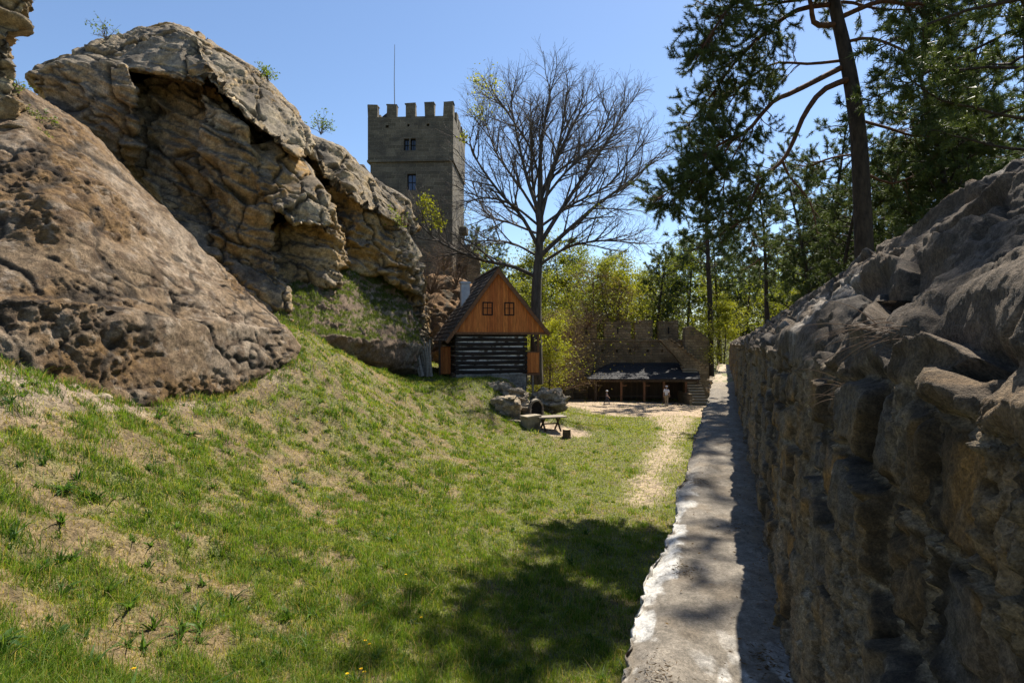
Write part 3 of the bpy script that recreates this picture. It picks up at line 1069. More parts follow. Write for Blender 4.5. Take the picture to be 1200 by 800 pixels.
# dry stalks growing out of the wall joints
def dry_stalks(label, s0, p0, z0, n, L, seed, droop=.35):
    r2 = np.random.default_rng(seed)
    base = wall_pt(np.array([s0]), np.array([p0]), np.array([z0]))[0]
    ln = []
    for i in range(n):
        d = np.array((-.9 + r2.normal(0, .25), r2.normal(0, .35) + .1, .15 + r2.normal(0, .35)))
        d /= np.linalg.norm(d)
        l = L * r2.uniform(.5, 1.1)
        t = np.linspace(0, 1, 6)[:, None]
        pts = base + r2.normal(0, .02, 3) + d * l * t + np.array((0, 0, -droop * l)) * t ** 2
        ln.append((pts, np.linspace(.0013, .0004, 6)))
    o = G().tubes(ln, 4, cap=False).build('dry_grass', M['drytwig'])
    tag(o, label, 'dry grass', 'dry stalks in the tall wall')


dry_stalks('dry reddish grass stalks sprouting below the lit boulder of the tall wall', 1.55, .36, .03, 18, .17, 1)
dry_stalks('wispy dry stalks hanging from the wall joint, nearer the corner of the wall', 2.2, .36, -.16, 8, .18, 2)
dry_stalks('dry grass tuft on the coping ridge in front of the pine trunk', 4.6, 1.4, .62, 40, .35, 3, -.1)


# ------------------------------------------------------------------ grass
def blades(g, B, h, wdt, col, lean=.5):
    n = len(B)
    a = RNG.uniform(0, 2 * math.pi, n)
    side = np.c_[np.cos(a), np.sin(a), 0 * a]
    b2 = RNG.uniform(0, 2 * math.pi, n)
    ld_ = np.c_[np.cos(b2), np.sin(b2), 0 * a] * (np.abs(RNG.normal(0, lean, n)))[:, None]
    up = np.array((0, 0, 1.0))
    h = h[:, None]
    wd = wdt[:, None]
    m = B + (up * .6 + ld_ * .35) * h
    t = B + (up * .92 + ld_ * 1.0) * h
    V = np.stack((B - side * wd, B + side * wd, m + side * wd * .7, m - side * wd * .7, t), 1).reshape(-1, 3)
    i = np.arange(n)[:, None] * 5
    g.add(V, Q=i + np.array((0, 1, 2, 3)), T=i + np.array((3, 2, 4)), col=np.repeat(col, 5, 0))


def grass_cols(n, gr):
    r = RNG.random(n)
    gcol_ = mixc((.10, .145, .018), (.29, .31, .05), RNG.random(n))
    st = mixc((.18, .13, .05), (.46, .38, .14), RNG.random(n))
    isdry = (r > (.28 + .84 * gr))
    return np.where(isdry[:, None], st, gcol_)


g = G()
n = 520000
th = np.radians(RNG.uniform(-50, 24, n))
rr = np.exp(RNG.uniform(math.log(3.0), math.log(62), n))
x, y = rr * np.sin(th), rr * np.cos(th)
gr = greenness(x, y)
ba = bare(x, y)
ok = RNG.random(n) < (1 - ba * .97) * (.35 + .65 * gr) * (1 - .85 * sst(.9, -.2, polyd(x, y, SOIL)))
ok &= ~((x > .3748 * y - .55) & (x < .3748 * y + 3))
x, y, rr, gr = x[ok], y[ok], rr[ok], gr[ok]
n = len(x)
z = terr(x, y)
tall = sst(3, -5, x) * sst(.35, .85, gr)
h = (.045 + .025 * tall + .02 * RNG.random(n)) * RNG.uniform(.6, 1.3, n) * (1 + .02 * rr)
blades(g, np.c_[x, y, z - .008], h, .0030 * np.maximum(1, rr / 5.5), grass_cols(n, gr), .75)
# taller tufts
nt_ = 12500
th = np.radians(RNG.uniform(-50, 18, nt_))
rr = np.exp(RNG.uniform(math.log(3.5), math.log(36), nt_))
tx, ty = rr * np.sin(th), rr * np.cos(th)
gr = greenness(tx, ty)
ok = (bare(tx, ty) < .3) & (RNG.random(nt_) < sst(4, -4, tx) * .9 + .06) & (gr > .30)
tx, ty, rr = tx[ok], ty[ok], rr[ok]
m = 56
rs = .3 + .9 * RNG.random(len(tx)) ** 2.6
x = np.repeat(tx, m) + RNG.normal(0, .125, len(tx) * m) * np.repeat(rs, m)
y = np.repeat(ty, m) + RNG.normal(0, .125, len(tx) * m) * np.repeat(rs, m)
h = (.05 + .92 * np.repeat(rs, m)) * RNG.uniform(.09, .28, len(x))
cc = mixc((.03, .085, .008), (.17, .25, .03), np.clip(np.repeat(RNG.random(len(tx)), m) + RNG.normal(0, .22, len(x)), 0, 1))
cc = np.where((RNG.random(len(x)) < .12)[:, None], np.array((.36, .28, .12)), cc)
blades(g, np.c_[x, y, terr(x, y) - .01], h, .0032 * np.maximum(1, np.repeat(rr, m) / 7), cc, .7)
# broad-leaved rosettes among the grass
nr_ = 900
th = np.radians(RNG.uniform(-50, 14, nr_))
rr = np.exp(RNG.uniform(math.log(3.6), math.log(26), nr_))
tx, ty = rr * np.sin(th), rr * np.cos(th)
ok = (RNG.random(nr_) < sst(4, -3, tx)) & (bare(tx, ty) < .3)
tx, ty = tx[ok], ty[ok]
m = 13
rs = RNG.uniform(.5, 1.5, len(tx)) ** 1.5
x = np.repeat(tx, m) + RNG.normal(0, .015, len(tx) * m)
y = np.repeat(ty, m) + RNG.normal(0, .015, len(tx) * m)
blades(g, np.c_[x, y, terr(x, y) - .005], np.repeat(rs, m) * RNG.uniform(.06, .12, len(x)), np.repeat(rs, m) * RNG.uniform(.008, .014, len(x)), mixc((.035, .085, .016), (.10, .17, .035), np.repeat(RNG.random(len(tx)), m)), 1.5)
# straw thatch lying flat
n = 70000
th = np.radians(RNG.uniform(-52, 25, n))
rr = np.exp(RNG.uniform(math.log(3.2), math.log(30), n))
x, y = rr * np.sin(th), rr * np.cos(th)
gr = greenness(x, y)
ok = (RNG.random(n) > gr * .8) & (bare(x, y) < .5) & ~((x > .3748 * y - .55) & (x < .3748 * y + 3))
x, y, rr = x[ok], y[ok], rr[ok]
n = len(x)
blades(g, np.c_[x, y, terr(x, y) + .004], np.full(n, .035) * RNG.uniform(.5, 1.3, n), .002 * np.maximum(1, rr / 6),
       mixc((.17, .12, .055), (.44, .35, .17), RNG.random(n)), 2.6)
# tufts growing against the foot of the rocks
for VV_, dn in ((dV, .5), (cV, .3), (kV, .45)):
    f_ = VV_[RNG.random(len(VV_)) < dn]
    f_ = f_[(f_[:, 1] < 37)]
    gap = f_[:, 2] - terr(f_[:, 0], f_[:, 1])
    f_ = f_[(np.abs(gap) < .09)]
    f_ = f_[fbm(f_ * 1.1, 3, 611) > -.12]
    m = 9
    x = np.repeat(f_[:, 0], m) + RNG.normal(0, .09, len(f_) * m)
    y = np.repeat(f_[:, 1], m) + RNG.normal(0, .09, len(f_) * m) - .05
    k_ = np.where(RNG.random(len(x)) < .35, 1.0, 0.0)[:, None]
    blades(g, np.c_[x, y, terr(x, y) - .01], RNG.uniform(.07, .26, len(x)), np.full(len(x), .0065), mixc((.05, .11, .014), (.17, .24, .04), RNG.random(len(x))) * (1 - k_) + np.array((.34, .26, .12)) * k_, .7)
# on the knoll and rock ledges
fc = kV[kQ].mean(1)
fnz = kN[kQ[:, 0], 2]
idx = np.nonzero(fnz > .45)[0]
idx = RNG.choice(idx, min(len(idx) * 5, 70000))
B = fc[idx] + RNG.normal(0, .04, (len(idx), 3)) * (1, 1, .2)
keep = fbm(B * .9, 3, 153) > -.45
B = B[keep]
n = len(B)
blades(g, B, RNG.uniform(.06, .2, n), np.full(n, .012), mixc((.06, .10, .02), (.17, .20, .05), RNG.random(n)) * RNG.uniform(.7, 1.2, (n, 1)), .6)
grass = g.build('grass', M['grass'])
tag(grass, kind='stuff')

exec_later = []


# ------------------------------------------------------------------ trees
def norm(v):
    return v / (np.linalg.norm(v) + 1e-9)


def rot_about(v, axis, a):
    axis = norm(axis)
    return v * math.cos(a) + np.cross(axis, v) * math.sin(a) + axis * np.dot(axis, v) * (1 - math.cos(a))


def perp(v, rng):
    r = rng.normal(size=3)
    return norm(np.cross(v, r))


def curve(p, d, L, n, rng, wob, up):
    pts = [p]
    d = norm(d)
    for i in range(n - 1):
        d = norm(d + rng.normal(0, wob, 3) + np.array((0, 0, up)))
        pts.append(pts[-1] + d * L / (n - 1))
    return np.array(pts)


def spline(pts, n):
    """smooth resample of control points"""
    pts = np.asarray(pts, float)
    m = len(pts)
    t = np.linspace(0, m - 1, n)
    i = np.clip(t.astype(int), 0, m - 2)
    f = (t - i)[:, None]
    p0, p1, p2, p3 = pts[np.maximum(i - 1, 0)], pts[i], pts[i + 1], pts[np.minimum(i + 2, m - 1)]
    return .5 * (2 * p1 + (p2 - p0) * f + (2 * p0 - 5 * p1 + 4 * p2 - p3) * f ** 2 + (3 * p1 - p0 - 3 * p2 + p3) * f ** 3)


def ramify(parent, r0, r1, lev, cfg, rng, lines, tips, span=(.25, 1)):
    """children along a parent polyline; lines[lev] collects (pts, radii)"""
    if lev >= len(cfg):
        return
    c = cfg[lev]
    m = len(parent)
    Lp = np.linalg.norm(np.diff(parent, axis=0), axis=1).sum()
    n = max(1, int(round(c['n'] * rng.uniform(.8, 1.2)))) if not c.get('per') else max(1, int(Lp * c['per'] * rng.uniform(.8, 1.2)))
    for k in range(n):
        t = span[0] + (span[1] - span[0]) * (k + rng.random()) / n
        x = t * (m - 1)
        i = min(int(x), m - 2)
        p = parent[i] + (parent[i + 1] - parent[i]) * (x - i)
        tan = norm(parent[i + 1] - parent[i])
        d = rot_about(tan, perp(tan, rng), R(c['ang'] * rng.uniform(.65, 1.3)))
        d = norm(d + np.array((0, 0, c.get('up', 0))))
        L = max(c['len'] * rng.uniform(.6, 1.2) * (1 - c.get('taper', .5) * t), .05)
        pr = r0 + (r1 - r0) * t
        r = min(pr * .75, c['r'] * rng.uniform(.8, 1.2) * (1 - .4 * t))
        pts = curve(p, d, L, c['seg'], rng, c['wob'], c.get('trop', .05))
        lines.setdefault(lev, []).append((pts, np.linspace(r, max(r * .35, c.get('rmin', .003)), c['seg'])))
        if lev == len(cfg) - 1:
            tips.append((pts, norm(pts[-1] - pts[-2])))
        ramify(pts, r, r * .4, lev + 1, cfg, rng, lines, tips, c.get('span', (.2, 1)))


# --- the big bare tree behind the cottage
def Q3(lst, d):
    return [P(u, v, d + (e[0] if e else 0)) for u, v, *e in lst]


rng = np.random.default_rng(5)
DB = 43
broot = P(631, 440, DB)
tb = thing('bare_tree', 'tall leafless tree with fine fanned twigs standing behind the cottage', 'tree', broot)
off3 = -broot
trunk = spline(Q3([(629, 450), (628, 380), (629, 330), (632, 290), (633, 240), (633, 200)], DB), 16)
main = G()
limbs = [(trunk, np.linspace(.50, .18, 16))]
limb_def = [
    ([(633, 200), (634, 170), (640, 135), (646, 104)], .22, 14, 0),
    ([(632, 250), (618, 210), (606, 160), (598, 118)], .22, 14, -1),
    ([(633, 235), (650, 190), (670, 150), (688, 118)], .22, 14, 1.5),
    ([(631, 290), (612, 255), (585, 225), (560, 190), (550, 165)], .20, 14, -1.5),
    ([(633, 285), (655, 250), (685, 205), (715, 160), (735, 125)], .24, 14, 1),
    ([(632, 270), (625, 220), (622, 170), (622, 115)], .19, 14, 2.5),
    ([(633, 260), (645, 210), (657, 160), (664, 108)], .19, 14, -2.5),
    ([(633, 300), (660, 275), (700, 240), (735, 215), (765, 190)], .25, 14, -.6),
    ([(630, 325), (600, 312), (570, 306), (540, 296), (510, 280), (492, 262)], .20, 16, -2.2),
    ([(632, 265), (600, 240), (572, 232), (548, 236)], .13, 12, -3),
    ([(633, 310), (665, 290), (705, 282), (745, 285)], .15, 12, -2),
    ([(630, 300), (600, 285), (570, 282), (548, 288)], .12, 12, 2),
    ([(634, 230), (655, 200), (690, 180), (725, 172)], .15, 12, 3),
    ([(632, 255), (610, 220), (582, 180), (568, 140)], .15, 12, 2),
    ([(633, 215), (622, 175), (600, 140), (580, 112)], .12, 12, -3),
    ([(633, 240), (660, 205), (700, 165), (715, 130)], .14, 12, -3),
    ([(634, 265), (670, 240), (715, 215), (755, 165)], .14, 12, 2.5),
    ([(633, 275), (600, 262), (570, 250), (552, 210)], .12, 12, 3),
]
cfg = [dict(n=0, per=2.0, ang=38, len=4.6, r=.085, seg=7, wob=.10, up=.07, trop=.03, taper=.5),
       dict(n=0, per=2.7, ang=38, len=2.0, r=.028, seg=5, wob=.12, up=.05, trop=.03, taper=.45),
       dict(n=0, per=3.5, ang=38, len=1.0, r=.012, seg=4, wob=.14, up=.05, trop=.02, taper=.4, rmin=.007)]
lines, tips = {}, []
for pl, r, nn, dd in limb_def:
    k = len(pl)
    pts = spline([P(u, v, DB + dd * i / (k - 1)) for i, (u, v) in enumerate(pl)], nn)
    r *= .8
    limbs.append((pts, np.linspace(r, .04, nn)))
    ramify(pts, r, .05, 0, cfg, rng, lines, tips, (.22, 1))
g = G().tubes([(p + off3, r) for p, r in limbs], 9)
g.build('trunk', M['bark'], tb, True)
g = G()
for lv, sd in ((0, 5), (1, 4), (2, 3)):
    g.tubes([(p + off3, r) for p, r in lines[lv]], sd, cap=False)
g.build('crown', M['twig'], tb, True)
g = G()
for (u, v, d, r, n) in [(505, 250, DB - 2, .75, 260), (498, 235, DB - 2, .5, 160), (515, 262, DB - 2, .45, 120), (575, 105, DB - 1, 1.2, 300), (560, 130, DB - 1, .7, 130), (560, 95, DB - 1, .6, 120), (545, 160, DB - 1.5, .5, 90), (700, 250, DB - 1, .9, 70)]:
    C = P(u, v, d) + RNG.normal(0, r * .55, (n, 3)) + off3
    leaves(g, C, RNG.uniform(.12, .26, n), mixc((.20, .22, .02), (.34, .33, .035), RNG.random(n)))
g.build('leaves', M['leaf'], tb)


# --- pine trees
def pine_twigs(g_needle, lines_w, parents, rng, per, L, tuftstep, m, nl, nw, up=.0, droop=.0):
    """secondary shoots and needle tufts on parent limbs"""
    C, A = [], []
    for pts, rads, span, dens in parents:
        Lp = np.linalg.norm(np.diff(pts, axis=0), axis=1).sum()
        n = int(Lp * per * dens)
        mm = len(pts)
        for k in range(n):
            t = span[0] + (span[1] - span[0]) * (k + rng.random()) / n
            x = t * (mm - 1)
            i = min(int(x), mm - 2)
            p = pts[i] + (pts[i + 1] - pts[i]) * (x - i)
            tan = norm(pts[i + 1] - pts[i])
            d = norm(rot_about(tan, perp(tan, rng), R(rng.uniform(30, 75))) + np.array((0, 0, up)))
            l = L * rng.uniform(.45, 1.15) * (1 - .35 * t)
            tw = curve(p, d, l, 6, rng, .16, .03 - droop)
            lines_w.append((tw, np.linspace(.016, .006, 6)))
            for j in range(int(2 + l * 3.2)):
                tt = rng.uniform(.3, 1)
                a = tt * 5
                ia = min(int(a), 4)
                p2 = tw[ia] + (tw[ia + 1] - tw[ia]) * (a - ia)
                tn = norm(tw[ia + 1] - tw[ia])
                d2 = norm(rot_about(tn, perp(tn, rng), R(rng.uniform(20, 60))) + np.array((0, 0, .15)))
                s2 = curve(p2, d2, l * rng.uniform(.2, .42), 4, rng, .15, .06)
                lines_w.append((s2, np.linspace(.008, .004, 4)))
                ns = max(2, int(np.linalg.norm(s2[-1] - s2[0]) / tuftstep))
                for q in range(ns):
                    f = (q + 1) / ns
                    b = f * 3
                    ib = min(int(b), 2)
                    C.append(s2[ib] + (s2[ib + 1] - s2[ib]) * (b - ib))
                    A.append(norm(s2[ib + 1] - s2[ib]))
            C.append(tw[-1])
            A.append(norm(tw[-1] - tw[-2]))
    C, A = np.array(C), np.array(A)
    n = len(C)
    cl = mixc((.04, .066, .02), (.14, .17, .048), np.clip(RNG.random(n) * .8 + .2 * vnoise(C * .9, 3), 0, 1))
    needles(g_needle, C, A, m, nl, nw, cl)
    return n


DP = 20.0
proot = P(1013, 345, DP)
tp = thing('pine_tree', 'large dark pine with a thick leaning trunk and long bent limbs over the wall', 'tree', proot)
o3 = -proot
rng = np.random.default_rng(9)
trunk = spline([P(u, v, DP) for u, v in [(1015, 370), (1013, 300), (1010, 230), (1006, 160), (998, 100), (988, 50), (978, 5), (970, -60), (966, -140), (970, -220)]], 22)
tr_r = np.interp(np.linspace(0, 1, 22), [0, .12, .5, .75, 1], [.36, .30, .23, .17, .07])
plimbs = []


def PL(pts, r, n=12, d0=0.0, d1=0.0, r1=.02):
    k = len(pts)
    c = spline([P(u, v, DP + d0 + (d1 - d0) * i / (k - 1)) for i, (u, v) in enumerate(pts)], n)
    return c, np.linspace(r * 1.2, r1, n)


L1 = PL([(985, 80), (930, 108), (905, 120), (876, 153), (851, 165), (829, 181), (815, 215)], .085, 16, 0, -1.2)
L2 = PL([(992, 94), (963, 107), (942, 136), (930, 165), (917, 188), (893, 210), (880, 235), (872, 256), (835, 280)], .09, 20, -.1, -1.6)
L2b = PL([(917, 189), (926, 208), (946, 231), (954, 252), (958, 275)], .04, 10, -.8, -1.0, .012)
L3 = PL([(979, 29), (955, 28), (950, 5), (940, -25), (915, -50), (880, -60)], .09, 14, 0, -1)
L4 = PL([(986, 20), (1030, 2), (1060, 5), (1085, 6), (1107, 25), (1122, 45)], .075, 14, 0, -1)
L5 = PL([(978, 5), (935, 12), (895, 40), (860, 75), (835, 110), (805, 150)], .08, 16, 0, 1.2)
L6 = PL([(972, -40), (920, -35), (870, -10), (840, 30), (815, 70)], .075, 14, 0, -1.5)
L7 = PL([(995, 70), (950, 75), (905, 75), (870, 100), (850, 130)], .05, 12, 0, 2.2)
L8 = PL([(972, -30), (1020, -40), (1060, -25), (1090, 0), (1130, 20)], .07, 14, 0, 1)
L9 = PL([(1003, 140), (1040, 150), (1075, 160), (1100, 150), (1140, 165)], .05, 12, 0, 2)
L10 = PL([(990, 50), (1020, 45), (1060, 60), (1095, 85), (1120, 95)], .05, 12, 0, -1.6)
L11 = PL([(968, -100), (920, -120), (880, -110), (850, -80)], .06, 12, 0, 1)
L12 = PL([(968, -120), (1010, -140), (1050, -120), (1090, -90)], .06, 12, 0, -1)
L13 = PL([(860, 160), (835, 200), (800, 215), (770, 235)], .03, 10, -.9, -.6, .01)
L14 = PL([(876, 153), (850, 205), (848, 240), (835, 262)], .028, 10, -.8, -1.4, .01)
L15 = PL([(880, 235), (878, 270), (890, 305)], .02, 8, -1.3, -1.5, .008)
L16 = PL([(1008, 200), (1045, 215), (1080, 205), (1120, 220)], .04, 10, 0, 1.5)
L17 = PL([(1008, 180), (975, 185), (945, 195), (920, 190)], .035, 10, 0, 2.0)
rngc = np.random.default_rng(31)
top = spline([P(970, -215, DP), np.array((11.0, 20.2, 20.4)), np.array((11.2, 20.4, 22.6))], 8)
UP = []
for i in range(26):
    zz_ = 11.6 + 10.5 * (i + rngc.random()) / 26
    a_ = i * 2.4 + rngc.normal(0, .3)
    l_ = (4.4 if zz_ < 17 else 4.4 - (zz_ - 17) * .5) * rngc.uniform(.7, 1.15)
    b_ = np.array((11.1, 20.0 + .02 * zz_, zz_))
    UP.append((curve(b_, np.array((math.cos(a_), math.sin(a_), rngc.uniform(0, .35))), l_, 12, rngc, .1, .02), np.linspace(.07, .015, 12)))
allL = UP + [(top, np.linspace(.08, .03, 8))] + [L1, L2, L2b, L3, L4, L5, L6, L7, L8, L9, L10, L11, L12, L13, L14, L15, L16, L17]
g = G().tubes([(trunk + o3, tr_r)], 12)
g.build('trunk', M['pinebark'], tp, True)
g = G().tubes([(p + o3, r) for p, r in allL], 7)
wl = []
gn = G()
par = [(L1[0], 0, (.35, 1), 1.2), (L2[0], 0, (.55, 1), .55), (L2b[0], 0, (.3, 1), .3), (L3[0], 0, (.3, 1), 1.2), (L4[0], 0, (.35, 1), 1.1), (L5[0], 0, (.25, 1), 1.5), (L6[0], 0, (.2, 1), 1.5),
       (L7[0], 0, (.3, 1), 1.2), (L8[0], 0, (.2, 1), 1.3), (L9[0], 0, (.3, 1), 1.1), (L10[0], 0, (.3, 1), 1.1), (L11[0], 0, (.2, 1), 1.4), (L12[0], 0, (.2, 1), 1.4), (L13[0], 0, (.2, 1), 1.7), (L14[0], 0, (.3, 1), .8), (L15[0], 0, (.3, 1), .5), (L16[0], 0, (.3, 1), .8), (L17[0], 0, (.3, 1), .7)]
par += [(u_[0], 0, (.25, 1), .55) for u_ in UP]
par = [(a + o3, b, c, d) for a, b, c, d in par]
nt1 = pine_twigs(gn, wl, par, rng, 9.5, 1.55, .066, 24, .13, .016, up=.03, droop=.03)
print('tufts', nt1)
for n_, sd in ((6, 4), (4, 3)):
    g.tubes([x for x in wl if len(x[0]) == n_], sd, cap=False)
g.build('limbs', M['pinered'], tp, True)
gn.build('crown', M['needle'], tp)


def gen_pine(h, seed, base=.45, spread=3.0, n=34):
    rng = np.random.default_rng(seed)
    tr = curve(np.zeros(3), np.array((rng.normal(0, .04), rng.normal(0, .04), 1)), h, 14, rng, .03, .05)
    rads = np.linspace(.26, .05, 14)
    L, par = [], []
    for k in range(n):
        t = base + (1 - base) * (k + rng.random()) / n
        x = t * 13
        i = min(int(x), 12)
        p = tr[i] + (tr[i + 1] - tr[i]) * (x - i)
        a = k * 2.4 + rng.normal(0, .4)
        l = spread * (.5 + .62 * math.sin(math.pi * ((t - base) / (1 - base)) ** .75)) * rng.uniform(.6, 1.15)
        if rng.random() < .12:
            l *= .4
        d = np.array((math.cos(a), math.sin(a), rng.uniform(-.1, .45)))
        c = curve(p, d, l, 9, rng, .12, .04)
        L.append((c, np.linspace(.05, .015, 9)))
        par.append((c, 0, (.3, 1), 1.0))
    for k in range(10):      # dead stubs under the crown
        t = rng.uniform(.15, base)
        i = int(t * 13)
        a = rng.uniform(0, 6.28)
        c = curve(tr[i], np.array((math.cos(a), math.sin(a), -.1)), rng.uniform(.5, 1.6), 9, rng, .12, -.02)
        L.append((c, np.linspace(.025, .006, 9)))
    gt = G().tubes([(tr, rads)], 9).tubes(L, 5)
    gn = G()
    wl = []
    pine_twigs(gn, wl, par, rng, 3.6, 1.05, .17, 15, .23, .032)
    for n_, sd in ((6, 3),):
        gt.tubes([x for x in wl if len(x[0]) == n_], sd, cap=False)
    return gt, gn


def gen_leafy(h, seed, base=.2, spread=3.2, n=26, nl=5200, ls=(.13, .28), cols=((.13, .15, .022), (.27, .27, .045)), r=.16, cl=.6, sub=9):
    rng = np.random.default_rng(seed)
    tr = curve(np.zeros(3), np.array((rng.normal(0, .07), rng.normal(0, .07), 1)), h, 14, rng, .06, .05)
    L = []
    pos = []
    for k in range(n):
        t = base + (1 - base) * (k + rng.random()) / n
        x = t * 13
        i = min(int(x), 12)
        p = tr[i] + (tr[i + 1] - tr[i]) * (x - i)
        a = k * 2.4 + rng.normal(0, .5)
        l = spread * 1.35 * (.35 + .65 * math.sin(math.pi * (.12 + .88 * (t - base) / (1 - base)) ** .7)) * rng.uniform(.45, 1.25)
        c = curve(p, np.array((math.cos(a), math.sin(a), rng.uniform(.0, .6))), l, 8, rng, .16, .04)
        L.append((c, np.linspace(.05, .012, 8)))
        for q in range(sub):
            ip = rng.integers(2, 8)
            c2 = curve(c[ip], norm(c[ip] - c[ip - 1]) + rng.normal(0, .6, 3), l * rng.uniform(.25, .5), 5, rng, .2, .02)
            L.append((c2, np.linspace(.014, .005, 5)))
            pos.append((c2[2:].mean(0), l * .22))
    pos.append((tr[-1], .3))
    C = np.array([p for p, _ in pos])
    sg = np.array([s for _, s in pos])
    w_ = np.clip(.6 + .9 * vnoise(C * .5, seed), .05, 2)
    k = RNG.choice(len(C), nl, p=w_ / w_.sum())
    pts = C[k] + RNG.normal(0, 1, (nl, 3)) * (sg[k] * cl / .42)[:, None] * (1, 1, .38)
    gt = G().tubes([(tr, np.linspace(r, .03, 14))], 8).tubes(L, 4, cap=False)
    gl = G()
    tcol = np.clip(RNG.random(nl) * .6 + .4 * (.5 + .5 * vnoise(pts * .6, seed + 3)), 0, 1)
    leaves(gl, pts, RNG.uniform(*ls, nl), mixc(cols[0], cols[1], tcol), .6, .3)
    return gt, gl


def make_tree(name, parts, mats, label, cat='tree', group=None):
    t = thing(name, label, cat, (0, 0, -900), 0, group)
    parts[0].build('trunk', mats[0], t, True)
    parts[1].build('crown', mats[1], t)
    return t


def dup(root, loc, rz, sc=1.0, label=None, group=None):
    r = root.copy()
    COL.objects.link(r)
    r.location = loc
    r.rotation_euler = (0, 0, rz)
    r.scale = (sc, sc, sc)
    if label:
        r['label'] = label
    if group:
        r['group'] = group
    for ch in list(root.children):
        c = ch.copy()
        COL.objects.link(c)
        c.parent = r
    return r


used = set()


def plant(proto, x, y, h, label=None, group=None, z=None, rz=None, ph=1.0):
    if z is None:
        z = float(terr(np.array([x]), np.array([y]), False)[0]) - .2
    rz = RNG.uniform(0, 6.28) if rz is None else rz
    if proto.name not in used:
        used.add(proto.name)
        proto.location = (x, y, z)
        proto.rotation_euler = (0, 0, rz)
        proto.scale = (h, h, h)
        if label:
            proto['label'] = label
        if group:
            proto['group'] = group
        return proto
    return dup(proto, (x, y, z), rz, h, label, group)


lg = 'spring-green trees in the wood behind the castle wall'
pg = 'dark pines in the wood to the right'
leafy = [make_tree('leafy_tree', gen_leafy(15, 1, .12, 3.6, 30, 9500), (M['bark'], M['leaf']), 'airy spring-green tree in the wood behind the castle wall'),
         make_tree('leafy_tree', gen_leafy(17, 2, .2, 3.2, 28, 8500, cols=((.10, .13, .016), (.22, .24, .03))), (M['bark'], M['leaf']), 'airy spring-green tree in the wood behind the castle wall'),
         make_tree('leafy_tree', gen_leafy(12, 3, .08, 3.4, 30, 9500, cols=((.16, .18, .018), (.32, .31, .03))), (M['bark'], M['leaf']), 'airy spring-green tree in the wood behind the castle wall')]
pines = [make_tree('pine_tree', gen_pine(18, 4, .45, 3.4, 40), (M['pinebark'], M['needle']), 'dark green pine among the pines beyond the tall wall'),
         make_tree('pine_tree', gen_pine(16, 5, .3, 3.0, 46), (M['pinebark'], M['needle']), 'dark green pine among the pines beyond the tall wall')]
brown = make_tree('budding_tree', gen_leafy(13, 6, .12, 3.6, 40, 3000, ls=(.08, .18), cols=((.13, .10, .045), (.24, .18, .06)), sub=26), (M['drytwig'], M['leaf']), 'brown budding tree with bare twigs over the castle wall left end')

# wood behind the wall, rows going back
rw = np.random.default_rng(77)
row = []
for yy, x0, x1, st in ((65, 2, 32, 3.8), (71, -8, 46, 4.2), (80, -12, 62, 4.6), (94, -18, 84, 5.4), (115, -26, 105, 6.5)):
    xx = x0
    while xx < x1:
        row.append((xx + rw.normal(0, .9), yy + rw.normal(0, 1.6)))
        xx += st * rw.uniform(.8, 1.2)
for x, y in row:
    k = rw.random()
    right = x / y > .22
    if k < (.5 if right else .26):
        plant(pines[int(rw.integers(2))], x, y, rw.uniform(.85, 1.1), 'dark pine standing among spring-green trees in the wood behind the castle wall', pg + ' and behind')
    else:
        plant(leafy[int(rw.integers(3))], x, y, rw.uniform(.85, 1.2), 'airy spring-green tree in the wood behind the castle wall', lg)
# pines beyond the tall wall
for x, y, h, pt in [(16.8, 21, .88, 1), (19, 24.5, .85, 0), (21.5, 31, .9, 1), (13.5, 24, .62, 1), (15.5, 29, .7, 1), (17, 38, .8, 0), (19.5, 36, .75, 1), (24, 36, .9, 1), (28, 41, .95, 0), (30, 36, .9, 1), (27.5, 26, .8, 1), (20, 27, .8, 1), (15.6, 20.5, .72, 1), (23.5, 22, .9, 0), (25, 30, .95, 1), (18.5, 33, .85, 0), (28, 36, 1, 0), (22, 40, .8, 1), (32, 30, 1, 1), (26, 46, .9, 1), (36, 42, 1, 0), (17.5, 18.5, .7, 1), (40, 50, 1.1, 0), (33, 54, 1, 1)]:
    plant(pines[pt], x, y, h, 'dark pine beyond the coping of the tall wall, among other pines', pg, z=-3.0)
for x, y, h, pt in [(26, 40, .55, 2), (30, 47, .6, 0), (23, 46, .6, 2), (27, 56, .75, 1), (21.5, 58, .6, 2), (31, 24, .5, 2), (24, 18.5, .42, 2), (36, 32, .6, 0), (34, 60, .8, 0)]:
    plant(leafy[pt], x, y, h, 'low bright green tree growing under the pines beyond the tall wall', 'low green trees under the pines', z=-3.2)
plant(pines[0], 21.7, 62, 1.5, 'tall dark pine with a thick trunk right behind the gable wall stub', 'pines close behind the castle wall', z=-5)
plant(brown, 8.5, 63.0, 1.0, 'brown budding tree with bare twigs behind the left merlons of the castle wall', z=-5)
plant(brown, 4.6, 57.0, .66, 'brown twiggy tree before the castle wall, between cottage and shed', z=-5.8)
plant(brown, 11.5, 62.5, .85, 'brown budding tree behind the middle merlons of the castle wall', z=-5)
plant(brown, 4.5, 52.5, .62, 'brown twiggy tree drooping over the wall right of the cottage', z=-5.6)
plant(leafy[2], 3.0, 48, .55, 'low yellow-green tree just right behind the cottage eave', z=-5)
plant(leafy[0], 0.5, 53, .6, 'yellow-green tree behind the cottage roof, left of the bare trunk', z=-4)


wide = make_tree('pine_tree', gen_pine(19, 12, .45, 4.9, 36), (M['pinebark'], M['needle']), 'pine leaning in over the tall wall from beyond the right edge, only its boughs showing')
wide.location = (10.3, 9.6, -2.5)
wide['group'] = pg
dup(wide, (13.4, 14.6, -2.5), 2.1, .85, 'pine with boughs reaching in from the right edge behind the leaning pine', pg)


